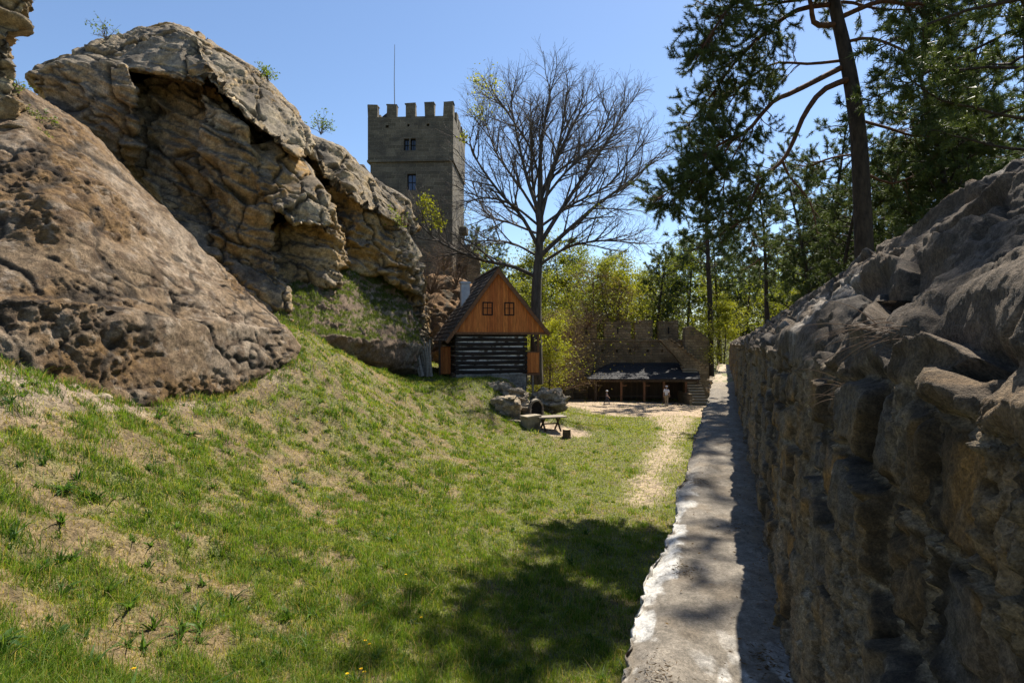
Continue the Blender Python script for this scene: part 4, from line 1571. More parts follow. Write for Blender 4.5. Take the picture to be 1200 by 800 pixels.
# --- shrubs
def bush(name, label, u, v, d, r, n, cols, ls=(.08, .16), stems=9, seed=0, lmat='leaf', smat='twig', cat='shrub', hz=.8):
    rng = np.random.default_rng(seed + 400)
    c = P(u, v, d)
    t = thing(name, label, cat, c)
    L, ends = [], []
    for i in range(stems):
        dr = np.array((rng.normal(0, .6), rng.normal(0, .6), 1))
        cv = curve(np.zeros(3), dr, r * rng.uniform(.8, 1.5) * hz * 1.3, 7, rng, .2, .03)
        L.append((cv, np.linspace(.012 + .01 * r, .004, 7)))
        for q in range(6):
            ip = rng.integers(2, 7)
            c2 = curve(cv[ip], norm(cv[ip] - cv[ip - 1]) + rng.normal(0, .6, 3), r * rng.uniform(.3, .7), 5, rng, .2, .0)
            L.append((c2, np.linspace(.007, .003, 5)))
            ends.append(c2[2])
            ends.append(c2[4])
    G().tubes(L, 4, cap=False).build('stems', M[smat], t)
    if n:
        E = np.array(ends)
        C = E[RNG.integers(0, len(E), n)] + RNG.normal(0, r * .12, (n, 3))
        gl = G()
        leaves(gl, C, RNG.uniform(*ls, n), mixc(cols[0], cols[1], RNG.random(n)))
        gl.build('foliage', M[lmat], t)
    return t


LG = ((.07, .11, .018), (.17, .22, .035))
bush('shrub', 'thin green shrub on the cliff top at the upper left skyline', 125, 47, 27, .7, 90, LG, seed=1)
bush('shrub', 'small green shrub on the cliff skyline, right of the cap slab', 314, 96, 28.5, .55, 260, LG, seed=2)
bush('shrub', 'bright green bush on the boulder shoulder at the left edge', 44, 152, 16.6, .38, 420, LG, (.05, .1), seed=3)
bush('shrub', 'small green bush below the brighter bush on the boulder shoulder', 45, 168, 16.2, .26, 240, LG, (.04, .08), seed=4)
bush('shrub', 'green shrub in the crevice near the foot of the pillar', 14, 108, 16.2, .3, 200, LG, (.05, .09), seed=5)
bush('shrub', 'light green shrub clinging to the cliff end next to the tower', 462, 268, 33.3, .8, 420, ((.11, .15, .02), (.24, .27, .04)), (.08, .17), seed=6)
bush('shrub', 'low green shrub on the skyline above the third cliff slab', 376, 158, 30.4, .7, 260, LG, seed=7)
for i, (u, v, d, r, lab) in enumerate([(505, 345, 44, 2.2, 'bare brown brush between the cliff end and the cottage chimney'), (520, 318, 47, 2.4, 'bare brown brush at the foot of the tower'), (500, 392, 41, 1.5, 'bare brown brush low behind the cottage left eave'), (535, 335, 45, 1.8, 'bare brown brush directly behind the white chimney')]):
    bush('dry_shrub', lab, u, v, d, r, 60, ((.16, .10, .05), (.25, .17, .08)), (.06, .12), stems=34, seed=20 + i, smat='drytwig')
for i, (u, v, d, r, lab) in enumerate([(668, 398, 58.0, 2.2, 'bare brown brush hanging over the castle wall, right of the cottage'), (690, 385, 58.6, 2.0, 'bare brown brush before the leftmost merlon')]):
    bush('dry_shrub', lab, u, v, d, r, 40, ((.16, .13, .04), (.25, .22, .06)), (.1, .2), stems=40, seed=40 + i, smat='drytwig')
bush('leafy_shrub', 'yellow-green leafy branch spray at the right eave of the cottage', 652, 412, 40, 1.0, 330, ((.18, .2, .02), (.34, .34, .04)), (.12, .22), seed=50)
bush('leafy_shrub', 'green creeper at the foot of the tall wall by the path end', 853, 462, 46, .6, 500, LG, (.06, .14), seed=51)


# --- weeds and dandelions in the slope
def weed(label, u, v, d, n, L, wd, seed, cols=((.03, .075, .02), (.07, .13, .03))):
    rng = np.random.default_rng(seed + 900)
    x, y = P(u, v, d)[:2]
    z = float(terr(np.array([x]), np.array([y]))[0])
    g = G()
    for i in range(n):
        a = i * 2.4 + rng.normal(0, .3)
        l = L * rng.uniform(.6, 1.1)
        out = np.array((math.cos(a), math.sin(a), 0))
        sd = np.array((-math.sin(a), math.cos(a), 0))
        t = np.linspace(0, 1, 6)
        el = rng.uniform(.35, 1.1)
        cen = out[None] * (l * t * math.cos(el * .8))[:, None] + np.array((0, 0, 1.0))[None] * (l * (t * math.sin(el) - .45 * t ** 2))[:, None]
        ww = wd * np.array((.25, .7, 1, .9, .55, .03)) * rng.uniform(.8, 1.1)
        lift = np.array((0, 0, .35))
        V = np.stack((cen - sd * ww[:, None] + lift * ww[:, None], cen, cen + sd * ww[:, None] + lift * ww[:, None]), 1).reshape(-1, 3)
        k = np.arange(5)[:, None] * 3 + np.arange(2)[None]
        Q = np.stack((k, k + 1, k + 4, k + 3), -1).reshape(-1, 4)
        g.add(V, Q, col=np.array(mixc(cols[0], cols[1], np.array([rng.random()]))[0]))
    o = g.build('broadleaf_weed', M['grass'], smooth=True)
    o.location = (x, y, z)
    tag(o, label, 'weed', 'broad-leaved weeds on the slope')


weed('large dark broad-leaved weed cut by the left edge near the bottom', 2, 748, 4.95, 12, .24, .028, 1)
weed('dark leafy weed with spread leaves above the bottom left corner weed', 68, 700, 5.6, 14, .15, .018, 2)
weed('pale spiky rosette weed in the middle of the lower left slope', 253, 680, 7.9, 16, .17, .011, 3, ((.06, .1, .04), (.1, .15, .06)))
weed('dark leafy weed clump below the bare earth at the left', 75, 552, 8.7, 22, .30, .022, 4)
weed('short leafy weed near the left edge below the boulder', 30, 440, 11.2, 16, .22, .028, 5)
weed('leafy weed under the dirt ledge right of the left edge', 40, 452, 11.0, 14, .22, .028, 6)
weed('leafy green weed standing alone at the upper middle of the slope', 345, 552, 14.0, 18, .33, .028, 7)
weed('dark weed at the upper middle of the slope, right of the standing weed', 385, 572, 13.8, 14, .22, .026, 8)
weed('leafy weed low in the slope left of the tree shadow', 470, 602, 14.1, 16, .22, .028, 9)
weed('dark broad weed beside the yellow dandelions at the bottom', 482, 735, 8.7, 14, .14, .018, 10)
weed('pale leafy weed in the upper slope beneath the boulder', 225, 500, 13.8, 14, .28, .026, 11)
weed('pointed bright weed at the upper slope left of the lone weed', 222, 520, 12.9, 12, .32, .02, 12, ((.07, .13, .02), (.13, .2, .04)))


def dandelion(label, u, v, d):
    x, y = P(u, v, d)[:2]
    z = float(terr(np.array([x]), np.array([y]))[0])
    t = thing('dandelion', label, 'dandelion', (x, y, z), 0, 'yellow dandelions on the slope')
    h = .09
    G().tubes([(np.array([(0, 0, 0), (.005, 0, h * .5), (.01, .004, h)]), np.array((.003, .0028, .0025)))], 5).build('stem', M['grass_plain'], t)
    gd = G()
    for k in range(26):
        a = k * 2.4
        r = .021 * math.sqrt((k + 1) / 26)
        c = np.array((.01, .004, h))
        tip = c + np.array((math.cos(a) * r, math.sin(a) * r, .012 - .006 * r / .027))
        sd = np.array((-math.sin(a), math.cos(a), 0)) * .005
        gd.add([c, tip - sd, tip + np.array((math.cos(a), math.sin(a), .1)) * .004, tip + sd], Q=[(0, 1, 2, 3)])
    gd.build('flower', M['dandelion'], t)


M['grass_plain'] = m_noise('stem_green', (.07, .12, .02), (.12, .18, .04), 20, .1, .002)
for lab, u, v, d in [('yellow dandelion alone in the lower left slope', 155, 768, 5.45), ('yellow dandelion at the frame bottom edge, left of the pair', 406, 797, 6.9), ('upper dandelion of the pair near the bottom edge', 422, 790, 7.05), ('lower dandelion of the pair near the bottom edge', 426, 796, 7.0),
                     ('yellow dandelion left of the dark weed by the tree shadow', 493, 731, 8.8), ('yellow dandelion higher in the dry grass above the dark weed', 475, 672, 10.2), ('upper small dandelion of two near the lower middle', 427, 754, 7.8), ('lower small dandelion of two near the lower middle', 432, 759, 7.75)]:
    dandelion(lab, u, v, d)

# ------------------------------------------------------------------ tower
def world(o3x, o3y, a):
    return Matrix.Translation((o3x, o3y, 0)) @ Matrix.Rotation(a, 4, 'Z')


TX, TY = -5.75, 55.0
tw = thing('castle_tower', 'square battlemented stone tower rising above the cliff end', 'tower', (TX, TY, 0), R(-3.0))
W0 = 8.05          # lower shaft
z_c, z_p, z_t = 17.6, 21.75, 23.05
g = G()


def faced_box(g, lo, hi, holes, cell=None):
    """box whose front face (y = lo) has rectangular holes, given as (x0, x1, z0, z1); reveals go back .35"""
    xs = sorted({lo[0], hi[0], *[h for q in holes for h in q[:2]]})
    zs = sorted({lo[2], hi[2], *[h for q in holes for h in q[2:]]})
    y0, y1 = lo[1], hi[1]
    for i in range(len(xs) - 1):
        for j in range(len(zs) - 1):
            cx, cz = (xs[i] + xs[i + 1]) / 2, (zs[j] + zs[j + 1]) / 2
            if any(a < cx < b and c < cz < d for a, b, c, d in holes):
                continue
            g.add([(xs[i], y0, zs[j]), (xs[i + 1], y0, zs[j]), (xs[i + 1], y0, zs[j + 1]), (xs[i], y0, zs[j + 1])], Q=[(0, 1, 2, 3)])
    for a, b, c, d in holes:
        for q in ([(a, c), (a, d)], [(b, d), (b, c)], [(b, c), (a, c)], [(a, d), (b, d)]):
            (xa, za), (xb, zb) = q
            g.add([(xa, y0, za), (xb, y0, zb), (xb, y0 + .4, zb), (xa, y0 + .4, za)], Q=[(0, 1, 2, 3)])
        g.add([(a, y0 + .4, c), (b, y0 + .4, c), (b, y0 + .4, d), (a, y0 + .4, d)], Q=[(0, 1, 2, 3)])
    x0, _, zl = lo
    x1, _, zh = hi
    g.add([(x0, y0, zl), (x1, y0, zl), (x1, y1, zl), (x0, y1, zl), (x0, y0, zh), (x1, y0, zh), (x1, y1, zh), (x0, y1, zh)],
          Q=[(0, 3, 2, 1), (4, 5, 6, 7), (1, 2, 6, 5), (2, 3, 7, 6), (3, 0, 4, 7)])


# pixel -> tower front coordinates
def tpx(u, v):
    d = TY
    return (u - 600) / F * d - TX, (400 - v) / F * d


def rect(u0, u1, v0, v1):
    a, d_ = tpx(u0, v0)
    b, c_ = tpx(u1, v1)
    return (a, b, c_, d_)


win_hi = [rect(473, 479.2, 162, 176), rect(480.8, 487, 162, 176)]
win_lo = [rect(476.5, 487, 203, 222)]
faced_box(g, (-W0, 0, -4), (0, W0, z_c), win_lo)
g.build('shaft', M['ashlar'], tw)
g = G()
ov = .22
faced_box(g, (-W0 - ov, -.12, z_c), (ov * .4, W0 + ov, z_p), win_hi + [rect(451, 455, 146, 149), rect(477, 479.5, 145, 148), rect(500, 503, 145, 148)])
for k in range(3):       # cornice under the parapet storey
    pass
g.build('parapet_storey', M['ashlar'], tw)
G().box((-W0 - ov - .06, -.2, z_c - .22), (ov * .4 + .06, W0 + ov + .06, z_c + .0)).build('cornice', M['ashlar'], tw)
mw = .95
span = W0 + ov * 1.4
for k in range(5):
    x0 = -W0 - ov + k * (span - mw) / 4
    hgt = (1.15, 1.15, 1.2, 1.25, 1.3)[k]
    G().box((x0, -.12, z_p + .002), (x0 + mw, .55, z_p + hgt), jit=.05).build('merlon', M['ashlar'], tw)
    G().box((x0 - .03, -.16, z_p + hgt), (x0 + mw + .03, .6, z_p + hgt + .09), jit=.05).build('merlon_cap', M['ashlar'], tw)
for k in range(1, 5):
    y0 = .3 + k * (W0 - .6) / 4
    G().box((ov * .4 - .65, y0, z_p + .002), (ov * .4, y0 + mw, z_p + 1.2), jit=.05).build('merlon', M['ashlar'], tw)
    G().box((-W0 - ov, y0, z_p + .002), (-W0 - ov + .65, y0 + mw, z_p + 1.15), jit=.05).build('merlon', M['ashlar'], tw)
G().prism([(-7.35, z_p + .002), (-6.2, z_p + .002), (-6.2, z_p + 1.0), (-6.6, z_p + 1.05), (-7.2, z_p + .6)], 1.2, 2.2).build('stair_hood', M['tar'], tw)
for rc in win_hi + win_lo:
    a, b, c_, d_ = rc
    f = G()
    y = .30 if rc in win_lo else .18
    t_ = .07
    f.box((a, y - .05, c_), (a + t_, y + .03, d_)).box((b - t_, y - .05, c_), (b, y + .03, d_)).box((a + t_, y - .05, d_ - t_), (b - t_, y + .03, d_)).box((a + t_, y - .05, c_), (b - t_, y + .03, c_ + t_))
    f.box(((a + b) / 2 - .02, y - .045, c_ + t_), ((a + b) / 2 + .02, y + .02, d_ - t_)).box((a + t_, y - .044, (c_ + d_) / 2 - .02), (b - t_, y + .019, (c_ + d_) / 2 + .02))
    fr = f.build('window', M['frame'], tw)
    G().box((a + t_, y + .03, c_ + t_), (b - t_, y + .05, d_ - t_)).build('pane', M['skypane'] if rc in win_lo else M['glass'], fr)
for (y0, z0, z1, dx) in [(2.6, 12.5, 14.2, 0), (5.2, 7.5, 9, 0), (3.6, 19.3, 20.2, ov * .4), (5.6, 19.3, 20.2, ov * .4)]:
    G().box((dx - .2, y0, z0), (dx + .012, y0 + .5, z1)).build('slit_window', M['soot_and_slit_shade'], tw)  # solid black block, the shade inside the slit put into its colour
G().box((-.05, 4.6, 11.3), (.75, 6.2, 12.0)).box((-.02, 4.8, 11.0), (.4, 5.0, 11.3)).box((-.02, 5.8, 11.0), (.4, 6.0, 11.3)).build('stone_bracket', M['ashlar'], tw)
fp = tpx(456, 120)
t = thing('lightning_rod', 'thin straight mast standing on the tower top against the sky', 'mast', (TX + fp[0], TY + 2.5, z_p))
zz = np.linspace(0, 8.2, 8)
G().tubes([(np.c_[.02 * np.sin(zz), 0 * zz, zz], np.linspace(.055, .025, 8))], 6).build('pole', M['steel'], t)
G().lathe([(0, .0), (.16, 0), (.14, .12), (.07, .3), (.05, .3)], 10).build('base', M['steel'], t)

o = G()
o.box((-5.45, 58.5, 2), (-3.4, 61, 9.0), jit=.1).box((-4.6, 57.2, 2), (-3.2, 58.6, 7.9), jit=.08)
o.box((-5.2, 58.2, 9.0), (-4.4, 60.6, 9.9), jit=.12)
tag(o.build('ruined_wall', M['ashlar2']), 'broken sunlit wall stub at the right foot of the tower', 'ruin')

# ------------------------------------------------------------------ castle wall and stairs
WY = 60.0


def wp(u, v, d=WY):
    return (u - 600) / F * d, (400 - v) / F * d


cw = thing('castle_wall', 'crenellated brown masonry wall closing the courtyard behind the dark shed', 'castle wall', (0, WY, 0))
xl, _ = wp(628, 400)
xr, _ = wp(806, 400)
holes = []
for u in (706, 723, 738, 759, 776):
    a, zt = wp(u, 411)
    holes.append((a - .12, a + .12, zt - .14, zt + .14))
g = G()
faced_box(g, (xl, 0, -8), (xr, 1.1, .05), holes)
g.build('wall', M['ashlar2'], cw)
G().box((xl, -.12, .052), (xr, .9, .2), jit=.03).build('string_course', M['ashlar2'], cw)
for u0, u1, v in [(648, 668, 384), (674, 700, 379), (708, 740, 376.5), (744.5, 765, 376), (772, 795, 376)]:
    x0, zt = wp(u0, v)
    x1, _ = wp(u1, v)
    mgeo = G()
    zb = .202
    nseg = 4
    xs = np.linspace(x0, x1, nseg + 1)
    mgeo.box((x0, .06, zb), (x1, .72, zt - .22), jit=.04)
    for i in range(nseg):       # uneven capstones of the worn top
        mgeo.box((xs[i] + .01, .02, zt - .21), (xs[i + 1] - .01, .78, zt + RNG.uniform(-.1, .1)), jit=.05)
    mo = mgeo.build('merlon', M['ashlar2'], cw)
    if u1 - u0 > 22:
        xm = (x0 + x1) / 2
        G().box((xm - .07, .0, zb + .6), (xm + .07, .2, zb + 1.3)).build('arrow_slit', M['soot_and_slit_shade'], mo)  # no real opening: black block paints the shade of the slit
# arched recess at the left end of the wall
xa, zt = wp(652, 425)
g = G()
ar = [(xa - 1.5 + 3.0 * (1 - math.cos(a)) / 2, -5.6 + 3.2 + 1.3 * math.sin(a)) for a in np.linspace(0, math.pi, 14)]
ring = []
for (x0, z0), (x1, z1) in zip(ar[:-1], ar[1:]):
    cx, cz = xa, -2.4
    o0 = (cx + (x0 - cx) * 1.18, cz + (z0 - cz) * 1.2)
    o1 = (cx + (x1 - cx) * 1.18, cz + (z1 - cz) * 1.2)
    g.prism([(x0, z0), (x1, z1), o1, o0], -.22, .05)
g.box((xa - 1.75, -.2, -6), (xa - 1.5, .05, -2.38)).box((xa + 1.5, -.2, -6), (xa + 1.75, .05, -2.38))
g.build('arch', M['ashlar2'], cw)
xb, _ = wp(666, 425)
G().prism([(xb - .5, -8), (xb + .5, -8), (xb + .42, -2.6), (xb, -1.9), (xb - .42, -2.6)], -.9, .02).build('buttress', M['ashlar2'], cw)

# stepped wall block at the right end
g = G()
pts = [wp(803, 384, 58.5), wp(811, 381.5, 58.5), wp(822, 390, 58.5), wp(831, 397, 58.5), wp(831, 470, 58.5), wp(803, 470, 58.5)]
g.prism(pts[::-1], 58.5, 59.4)
tag(g.build('gable_wall', M['ashlar2']), 'tall sloping-topped wall stub right of the merlons beside the stairs', 'wall')
g = G()
pts = [wp(773, 398, 57.6), wp(783, 397, 57.6), wp(803, 411, 57.6), wp(830, 432, 57.6), wp(830, 470, 57.6), wp(812, 470, 57.6), wp(790, 416, 57.6)]
pts2 = [wp(773, 398, 57.6), wp(783, 397, 57.6), wp(803, 411, 57.6), wp(803, 432, 57.6), wp(790, 416, 57.6)]
pts3 = [wp(803, 411, 57.6), wp(830, 432, 57.6), wp(830, 472, 57.6), wp(803, 472, 57.6)]
g.prism(pts2[::-1], 57.6, 58.2).prism(pts3[::-1], 57.602, 58.2)
for k in range(14):
    u = 785 + k * 3.2
    v = 397.5 + k * 2.5
    a, zt = wp(u, v, 57.6)
    b, _ = wp(u + 3.4, v, 57.6)
    g.box((a, 57.5, zt - .12), (b, 58.3, zt + .1), jit=.03)
tag(g.build('stair_parapet', M['ashlar2']), 'dark diagonal stair parapet descending right from the wall top', 'parapet')

st = thing('stone_stairs', 'worn stone steps climbing from the courtyard beside the shed', 'stairs', (17.9, 54.2, -6))
nst = 15
for k in range(nst):
    h = .25
    so = G().box((-.74 + RNG.uniform(-.04, .04), k * .27 - .04, (k + 1) * h - .10), (.74 + RNG.uniform(-.04, .04), k * .27 + .32, (k + 1) * h), jit=.012).build('step', M['step'], st)
    G().box((-.66, k * .27 + .05, k * h - .3), (.66, k * .27 + .3, (k + 1) * h - .102)).build('riser', M['ashlar2'], so)  # darker masonry than the treads, riser shade put into the colour
G().prism([(-.98, -.5), (-.76, -.5), (-.76, 1.0), (-.98, 1.0)], -.1, 4).build('side_wall', M['ashlar2'], st)

# ------------------------------------------------------------------ open shed
sh = thing('shed', 'low open shed with dark roof against the castle wall', 'shed', (0, 0, 0))
ef, eb = 55.6, 59.9
ez, bz = wp(0, 443.5, ef)[1], wp(0, 425, eb)[1]
fl, fr_ = wp(689, 0, ef)[0], wp(821, 0, ef)[0]
bl, br_ = wp(716, 0, eb)[0], wp(816, 0, eb)[0]
g = G()
th_ = .12
A_ = [(fl, ef, ez), (fr_, ef, ez), (br_, eb, bz), (bl, eb, bz)]
V = A_ + [(x, y, z - th_) for x, y, z in A_]
g.add(V, Q=[(0, 1, 2, 3), (7, 6, 5, 4), (0, 4, 5, 1), (1, 5, 6, 2), (2, 6, 7, 3), (3, 7, 4, 0)])
lb = (fl + .1, eb, ez + .1)
g.add([(fl, ef, ez), (bl, eb, bz), lb], T=[(0, 1, 2)])
for k in range(1, 9):      # overlapping courses
    f = k / 9
    x0, x1 = lerp(fl, bl, f), lerp(fr_, br_, f)
    y, z = lerp(ef, eb, f), lerp(ez, bz, f)
    g.box((x0, y - .03, z + .0), (x1, y + .03, z + .03))
g.build('roof', M['tar'], sh)
zg = -6.05
for u in (698, 728, 755, 778, 804, 818):
    x = wp(u, 0, ef + .3)[0]
    G().box((x - .1, ef + .22, zg), (x + .1, ef + .42, ez - .1)).box((x - .06, ef + .26, ez - .75), (x + .55, ef + .36, ez - .65), Matrix.Translation((0, 0, 0))).build('post', M['plank2' if u in (698, 818) else 'rake'], sh)
G().box((fl + .3, ef + .2, ez - .34), (fr_ - .2, ef + .44, ez - .14)).build('beam', M['wooddark'], sh)
G().box((fl + .5, eb - .35, zg), (fr_ - .3, eb - .25, ez)).build('back_panel', M['plank2'], sh)
G().box((fl + .9, ef + 1.2, zg + .55), (fr_ - 2.5, ef + 1.6, zg + .63)).box((fl + 1.2, ef + 1.3, zg), (fl + 1.3, ef + 1.5, zg + .55)).box((fr_ - 2.9, ef + 1.3, zg), (fr_ - 2.8, ef + 1.5, zg + .55)).build('bench', M['wooddark'], sh)

# ------------------------------------------------------------------ cottage
CA = R(14)
ct = thing('log_cottage', 'black log cottage with orange plank gable and steep roof', 'cottage', (-.97, 36, 0), CA)
g = G()
nl = 9
z0, z1 = -2.05, .55
lh = (z1 - z0) / nl
xw0, xw1, LEN = -2.5, 1.8, 7.0
rng = np.random.default_rng(3)
logs, chk = G(), G()
for k in range(nl):
    zc = z0 + lh * (k + .5)
    hh = lh * .405
    for (a, b, ax) in ((xw0 - .18, xw1 + .18, 'f'), (-.18, LEN, 'l'), (-.18, LEN, 'r')):
        prof = [(-.13, -hh * .8), (-.15, 0), (-.13, hh * .8), (-.06, hh), (.1, hh), (.1, -hh), (-.06, -hh)]
        n_ = 8
        for i in range(n_):
            t0, t1 = lerp(a, b, i / n_), lerp(a, b, (i + 1) / n_)
            dz0 = .02 * math.sin(k * 3.1 + t0 * 1.3)
            dz1 = .02 * math.sin(k * 3.1 + t1 * 1.3)
            m_ = len(prof)
            Vv = []
            for t__, dz in ((t0, dz0), (t1, dz1)):
                for o_, zz in prof:
                    yy = o_ + (0.0 if ax == 'f' else 0)
                    if ax == 'f':
                        Vv.append((t__, yy, zc + zz + dz))
                    elif ax == 'l':
                        Vv.append((xw0 + yy, t__, zc + zz + dz + lh * .5 * 0))
                    else:
                        Vv.append((xw1 - yy, t__, zc + zz + dz))
            Qv = [(j, (j + 1) % m_, m_ + (j + 1) % m_, m_ + j) for j in range(m_)]
            Tv = []
            if i == 0:
                Tv += [(0, j + 1, j) for j in range(1, m_ - 1)]
            if i == n_ - 1:
                Tv += [(m_, m_ + j, m_ + j + 1) for j in range(1, m_ - 1)]
            logs.add(Vv, Qv, Tv)
wall_o = logs.build('log_wall', M['log'], ct)
chk.box((xw0 + .02, -.062, z0), (xw1 - .02, .08, z1))
chk.box((xw0 - .062, .03, z0), (xw0 + .012, LEN, z1)).box((xw1 - .012, .082, z0), (xw1 + .062, LEN, z1))
chk.build('chinking', M['chink'], wall_o)
# stone plinth
g = G()
g.box((xw0 - .12, -.16, -4.2), (xw1 + .1, LEN, z0 - .004))
g.build('plinth', M['plinth'], ct)
# gable boards
ap = 4.55
gl_, grr = -2.92, 3.12
G().prism([(gl_, .58), (grr, .58), (.02, ap - .1)], -.22, -.12).build('gable', M['plank'], ct)
G().box((gl_ - .1, -.30, .44), (grr + .15, -.1, .576)).build('gable_beam', M['rake'], ct)
# roof: two slopes with stepped shingle courses
sl = (-3.32, .02)
sr = (3.42, .50)


def slope(x1, z1, n):
    g = G()
    top = (0.0, ap + .08)
    for k in range(n):
        a, b = k / n, (k + 1) / n + .012
        xa_, za_ = lerp(top[0], x1, a), lerp(top[1], z1, a)
        xb_, zb_ = lerp(top[0], x1, min(b, 1)), lerp(top[1], z1, min(b, 1))
        # ragged lower edge: strips of shingles
        m_ = 24
        ys = np.linspace(-.42, LEN + .4, m_ + 1)
        for i in range(m_):
            j0 = RNG.uniform(-.012, .025)
            y0, y1 = ys[i] + .004, ys[i + 1] - .004
            nx, nz = (-(zb_ - za_), (xb_ - xa_))
            l_ = math.hypot(nx, nz)
            nx, nz = nx / l_, nz / l_
            if nz < 0:
                nx, nz = -nx, -nz
            lo_, hi_ = .035 + j0, .0
            V = [(xa_, y0, za_), (xa_, y1, za_), (xb_ + nx * lo_, y1, zb_ + nz * lo_), (xb_ + nx * lo_, y0, zb_ + nz * lo_),
                 (xa_ - nx * .05, y0, za_ - nz * .05), (xa_ - nx * .05, y1, za_ - nz * .05), (xb_ - nx * .03, y1, zb_ - nz * .03), (xb_ - nx * .03, y0, zb_ - nz * .03)]
            g.add(V, Q=[(0, 1, 2, 3), (7, 6, 5, 4), (3, 2, 6, 7), (0, 3, 7, 4), (1, 5, 6, 2), (0, 4, 5, 1)])
    return g


gL = slope(*sl, 16)
gR = slope(*sr, 16)
gL.V += gR.V
gL.Q += [q + gL.n for q in gR.Q]
gL.n += gR.n
roof = gL.build('roof', M['shingle'], ct)
# ridge board
G().box((-.1, -.44, ap + .06), (.1, LEN + .42, ap + .16)).build('ridge_board', M['shingle'], roof)
# rake boards
g = G()
for (x1, z1_) in (sl, sr):
    dx, dz = x1, z1_ - ap
    l_ = math.hypot(dx, dz)
    nx, nz = -dz / l_, dx / l_
    if nz > 0:
        nx, nz = -nx, -nz
    w_ = .2
    poly = [(0, ap + .02), (x1, z1_ - .04), (x1 + nx * w_, z1_ - .04 + nz * w_), (0, ap + .02 - w_ * 1.7)]
    g.prism(poly, -.47, -.43)
g.build('bargeboard', M['rake'], ct)
for (xc, zc) in ((-.63, 2.05), (.77, 2.05)):
    f = G()
    a, b, c_, d_ = xc - .33, xc + .33, zc - .42, zc + .42
    t_ = .075
    yo = -.25
    f.box((a, yo, c_), (a + t_, yo + .1, d_)).box((b - t_, yo, c_), (b, yo + .1, d_)).box((a + t_, yo, d_ - t_), (b - t_, yo + .1, d_)).box((a + t_, yo, c_), (b - t_, yo + .1, c_ + t_))
    f.box((xc - .022, yo + .01, c_ + t_), (xc + .022, yo + .06, d_ - t_)).box((a + t_, yo + .012, zc + .02), (xc - .023, yo + .058, zc + .06)).box((xc + .023, yo + .012, zc + .02), (b - t_, yo + .058, zc + .06))
    wn = f.build('window', M['frame'], ct)
    G().box((a + t_, -.235 + .05, c_ + t_), (b - t_, -.165, d_ - t_)).build('pane', M['glass'], wn)
# side gallery on the right with plank parapet
gx0, gx1 = 1.97, 2.78
gal = G()
gal.box((gx0, -.1, -2.0), (gx1, -.04, -.72)).box((gx1 - .06, -.038, -2.0), (gx1, 4.0, -.72))
go = gal.build('gallery', M['plank'], ct)
G().box((gx0 - .05, -.12, -2.16), (gx1 + .03, 4.0, -2.03)).build('floor_board', M['rake'], go)
G().box((gx0 - .02, -.13, -.72), (gx1 + .04, -.01, -.64)).build('handrail', M['rake'], go)
for x, zlo in ((gx1 - .12, -.64),):
    G().box((x, -.11, zlo), (x + .12, .01, .46)).build('post', M['rake'], go)
G().box((gx0 + .35, -.08, -4.6), (gx0 + .45, .02, -2.16)).build('prop', M['wood'], go)
G().box((gx0 - .14, .8, -2.0), (gx0 - .002, 1.7, -.1)).build('door', M['wooddark'], ct)
# left porch panel
G().box((xw0 - .95, 1.6, -2.1), (xw0 - .2, 1.68, -.35)).build('porch_panel', M['plank'], ct)
G().box((xw0 - .98, 1.5, -2.3), (xw0 - .86, 1.62, .1)).build('porch_post', M['wooddark'], ct)
# chimney
g = G().box((-1.6, 4.1, 1.6), (-1.02, 4.68, 4.05), jit=.02)
ch = g.build('chimney', M['white'], roof)
G().box((-1.68, 4.02, 4.05), (-.94, 4.76, 4.17), jit=.015).build('chimney_cap', M['white'], ch)

# old split tree trunk beside the cottage, at the end of the knoll
g = G()
lines_ = []
rng = np.random.default_rng(8)
for i in range(7):
    b = P(493 + i * 2.0, 441, 35.0 + rng.normal(0, .2))
    t_ = P(484 + i * 3.2, 404 - abs(i - 3) * 2, 35.1)
    lines_.append((spline([b, lerp(b, t_, .5) + rng.normal(0, .06, 3), t_], 8), np.linspace(.13, .05, 8)))
g.tubes(lines_, 6)
tag(g.build('dead_trunk', M['wood'], smooth=True), 'grey split dead trunk beside the left wall of the cottage', 'tree trunk')

# ------------------------------------------------------------------ picnic corner
def gz_at(x, y):
    return float(terr(np.array([x]), np.array([y]))[0])


tx, ty = P(645, 500, 30)[:2]
zg = gz_at(tx, ty)
tab = thing('picnic_table', 'grey wooden slab table on crossed legs in the grass', 'table', (tx, ty, zg), R(18))
g = G()
for k in range(3):
    g.box((-.78, -.42 + k * .285, .69), (.78, -.42 + k * .285 + .275, .755), jit=.008)
g.build('tabletop', M['wood'], tab)
for sx in (-.42, .42):
    for sg in (-1, 1):
        G().tubes([(np.array([(sx + sg * .012, -.38 * sg, 0), (sx + sg * .012, .28 * sg, .68)]), np.array((.055, .055)))], 6).build('leg', M['wooddark'], tab)
G().tubes([(np.array([(-.42, 0, .36), (.42, 0, .36)]), np.array((.04, .04)))], 6).build('stretcher', M['wooddark'], tab)
sx_, sy_ = P(664, 509, 28.9)[:2]
t = thing('stump_seat', 'short sawn log stump used as a seat by the table', 'stump', (sx_, sy_, gz_at(sx_, sy_)))
G().lathe([(.0, 0), (.24, 0), (.215, .1), (.205, .43), (.2, .44)], 14, jit=.008).build('bark', M['wooddark'], t)
G().lathe([(.198, .436), (.1, .445), (.0, .446)], 14).build('cut_face', M['cut'], t)
bx_, by_ = P(622, 505, 29.6)[:2]
t = thing('stone_bench', 'pale squared stone block bench left of the table', 'bench', (bx_, by_, gz_at(bx_, by_)), R(35))
G().box((-.42, -.3, -.1), (.42, .3, .56), jit=.03).build('block', M['stone'], t)
G().box((-.47, -.34, .562), (.47, .34, .66), jit=.02).build('top_slab', M['step'], t)
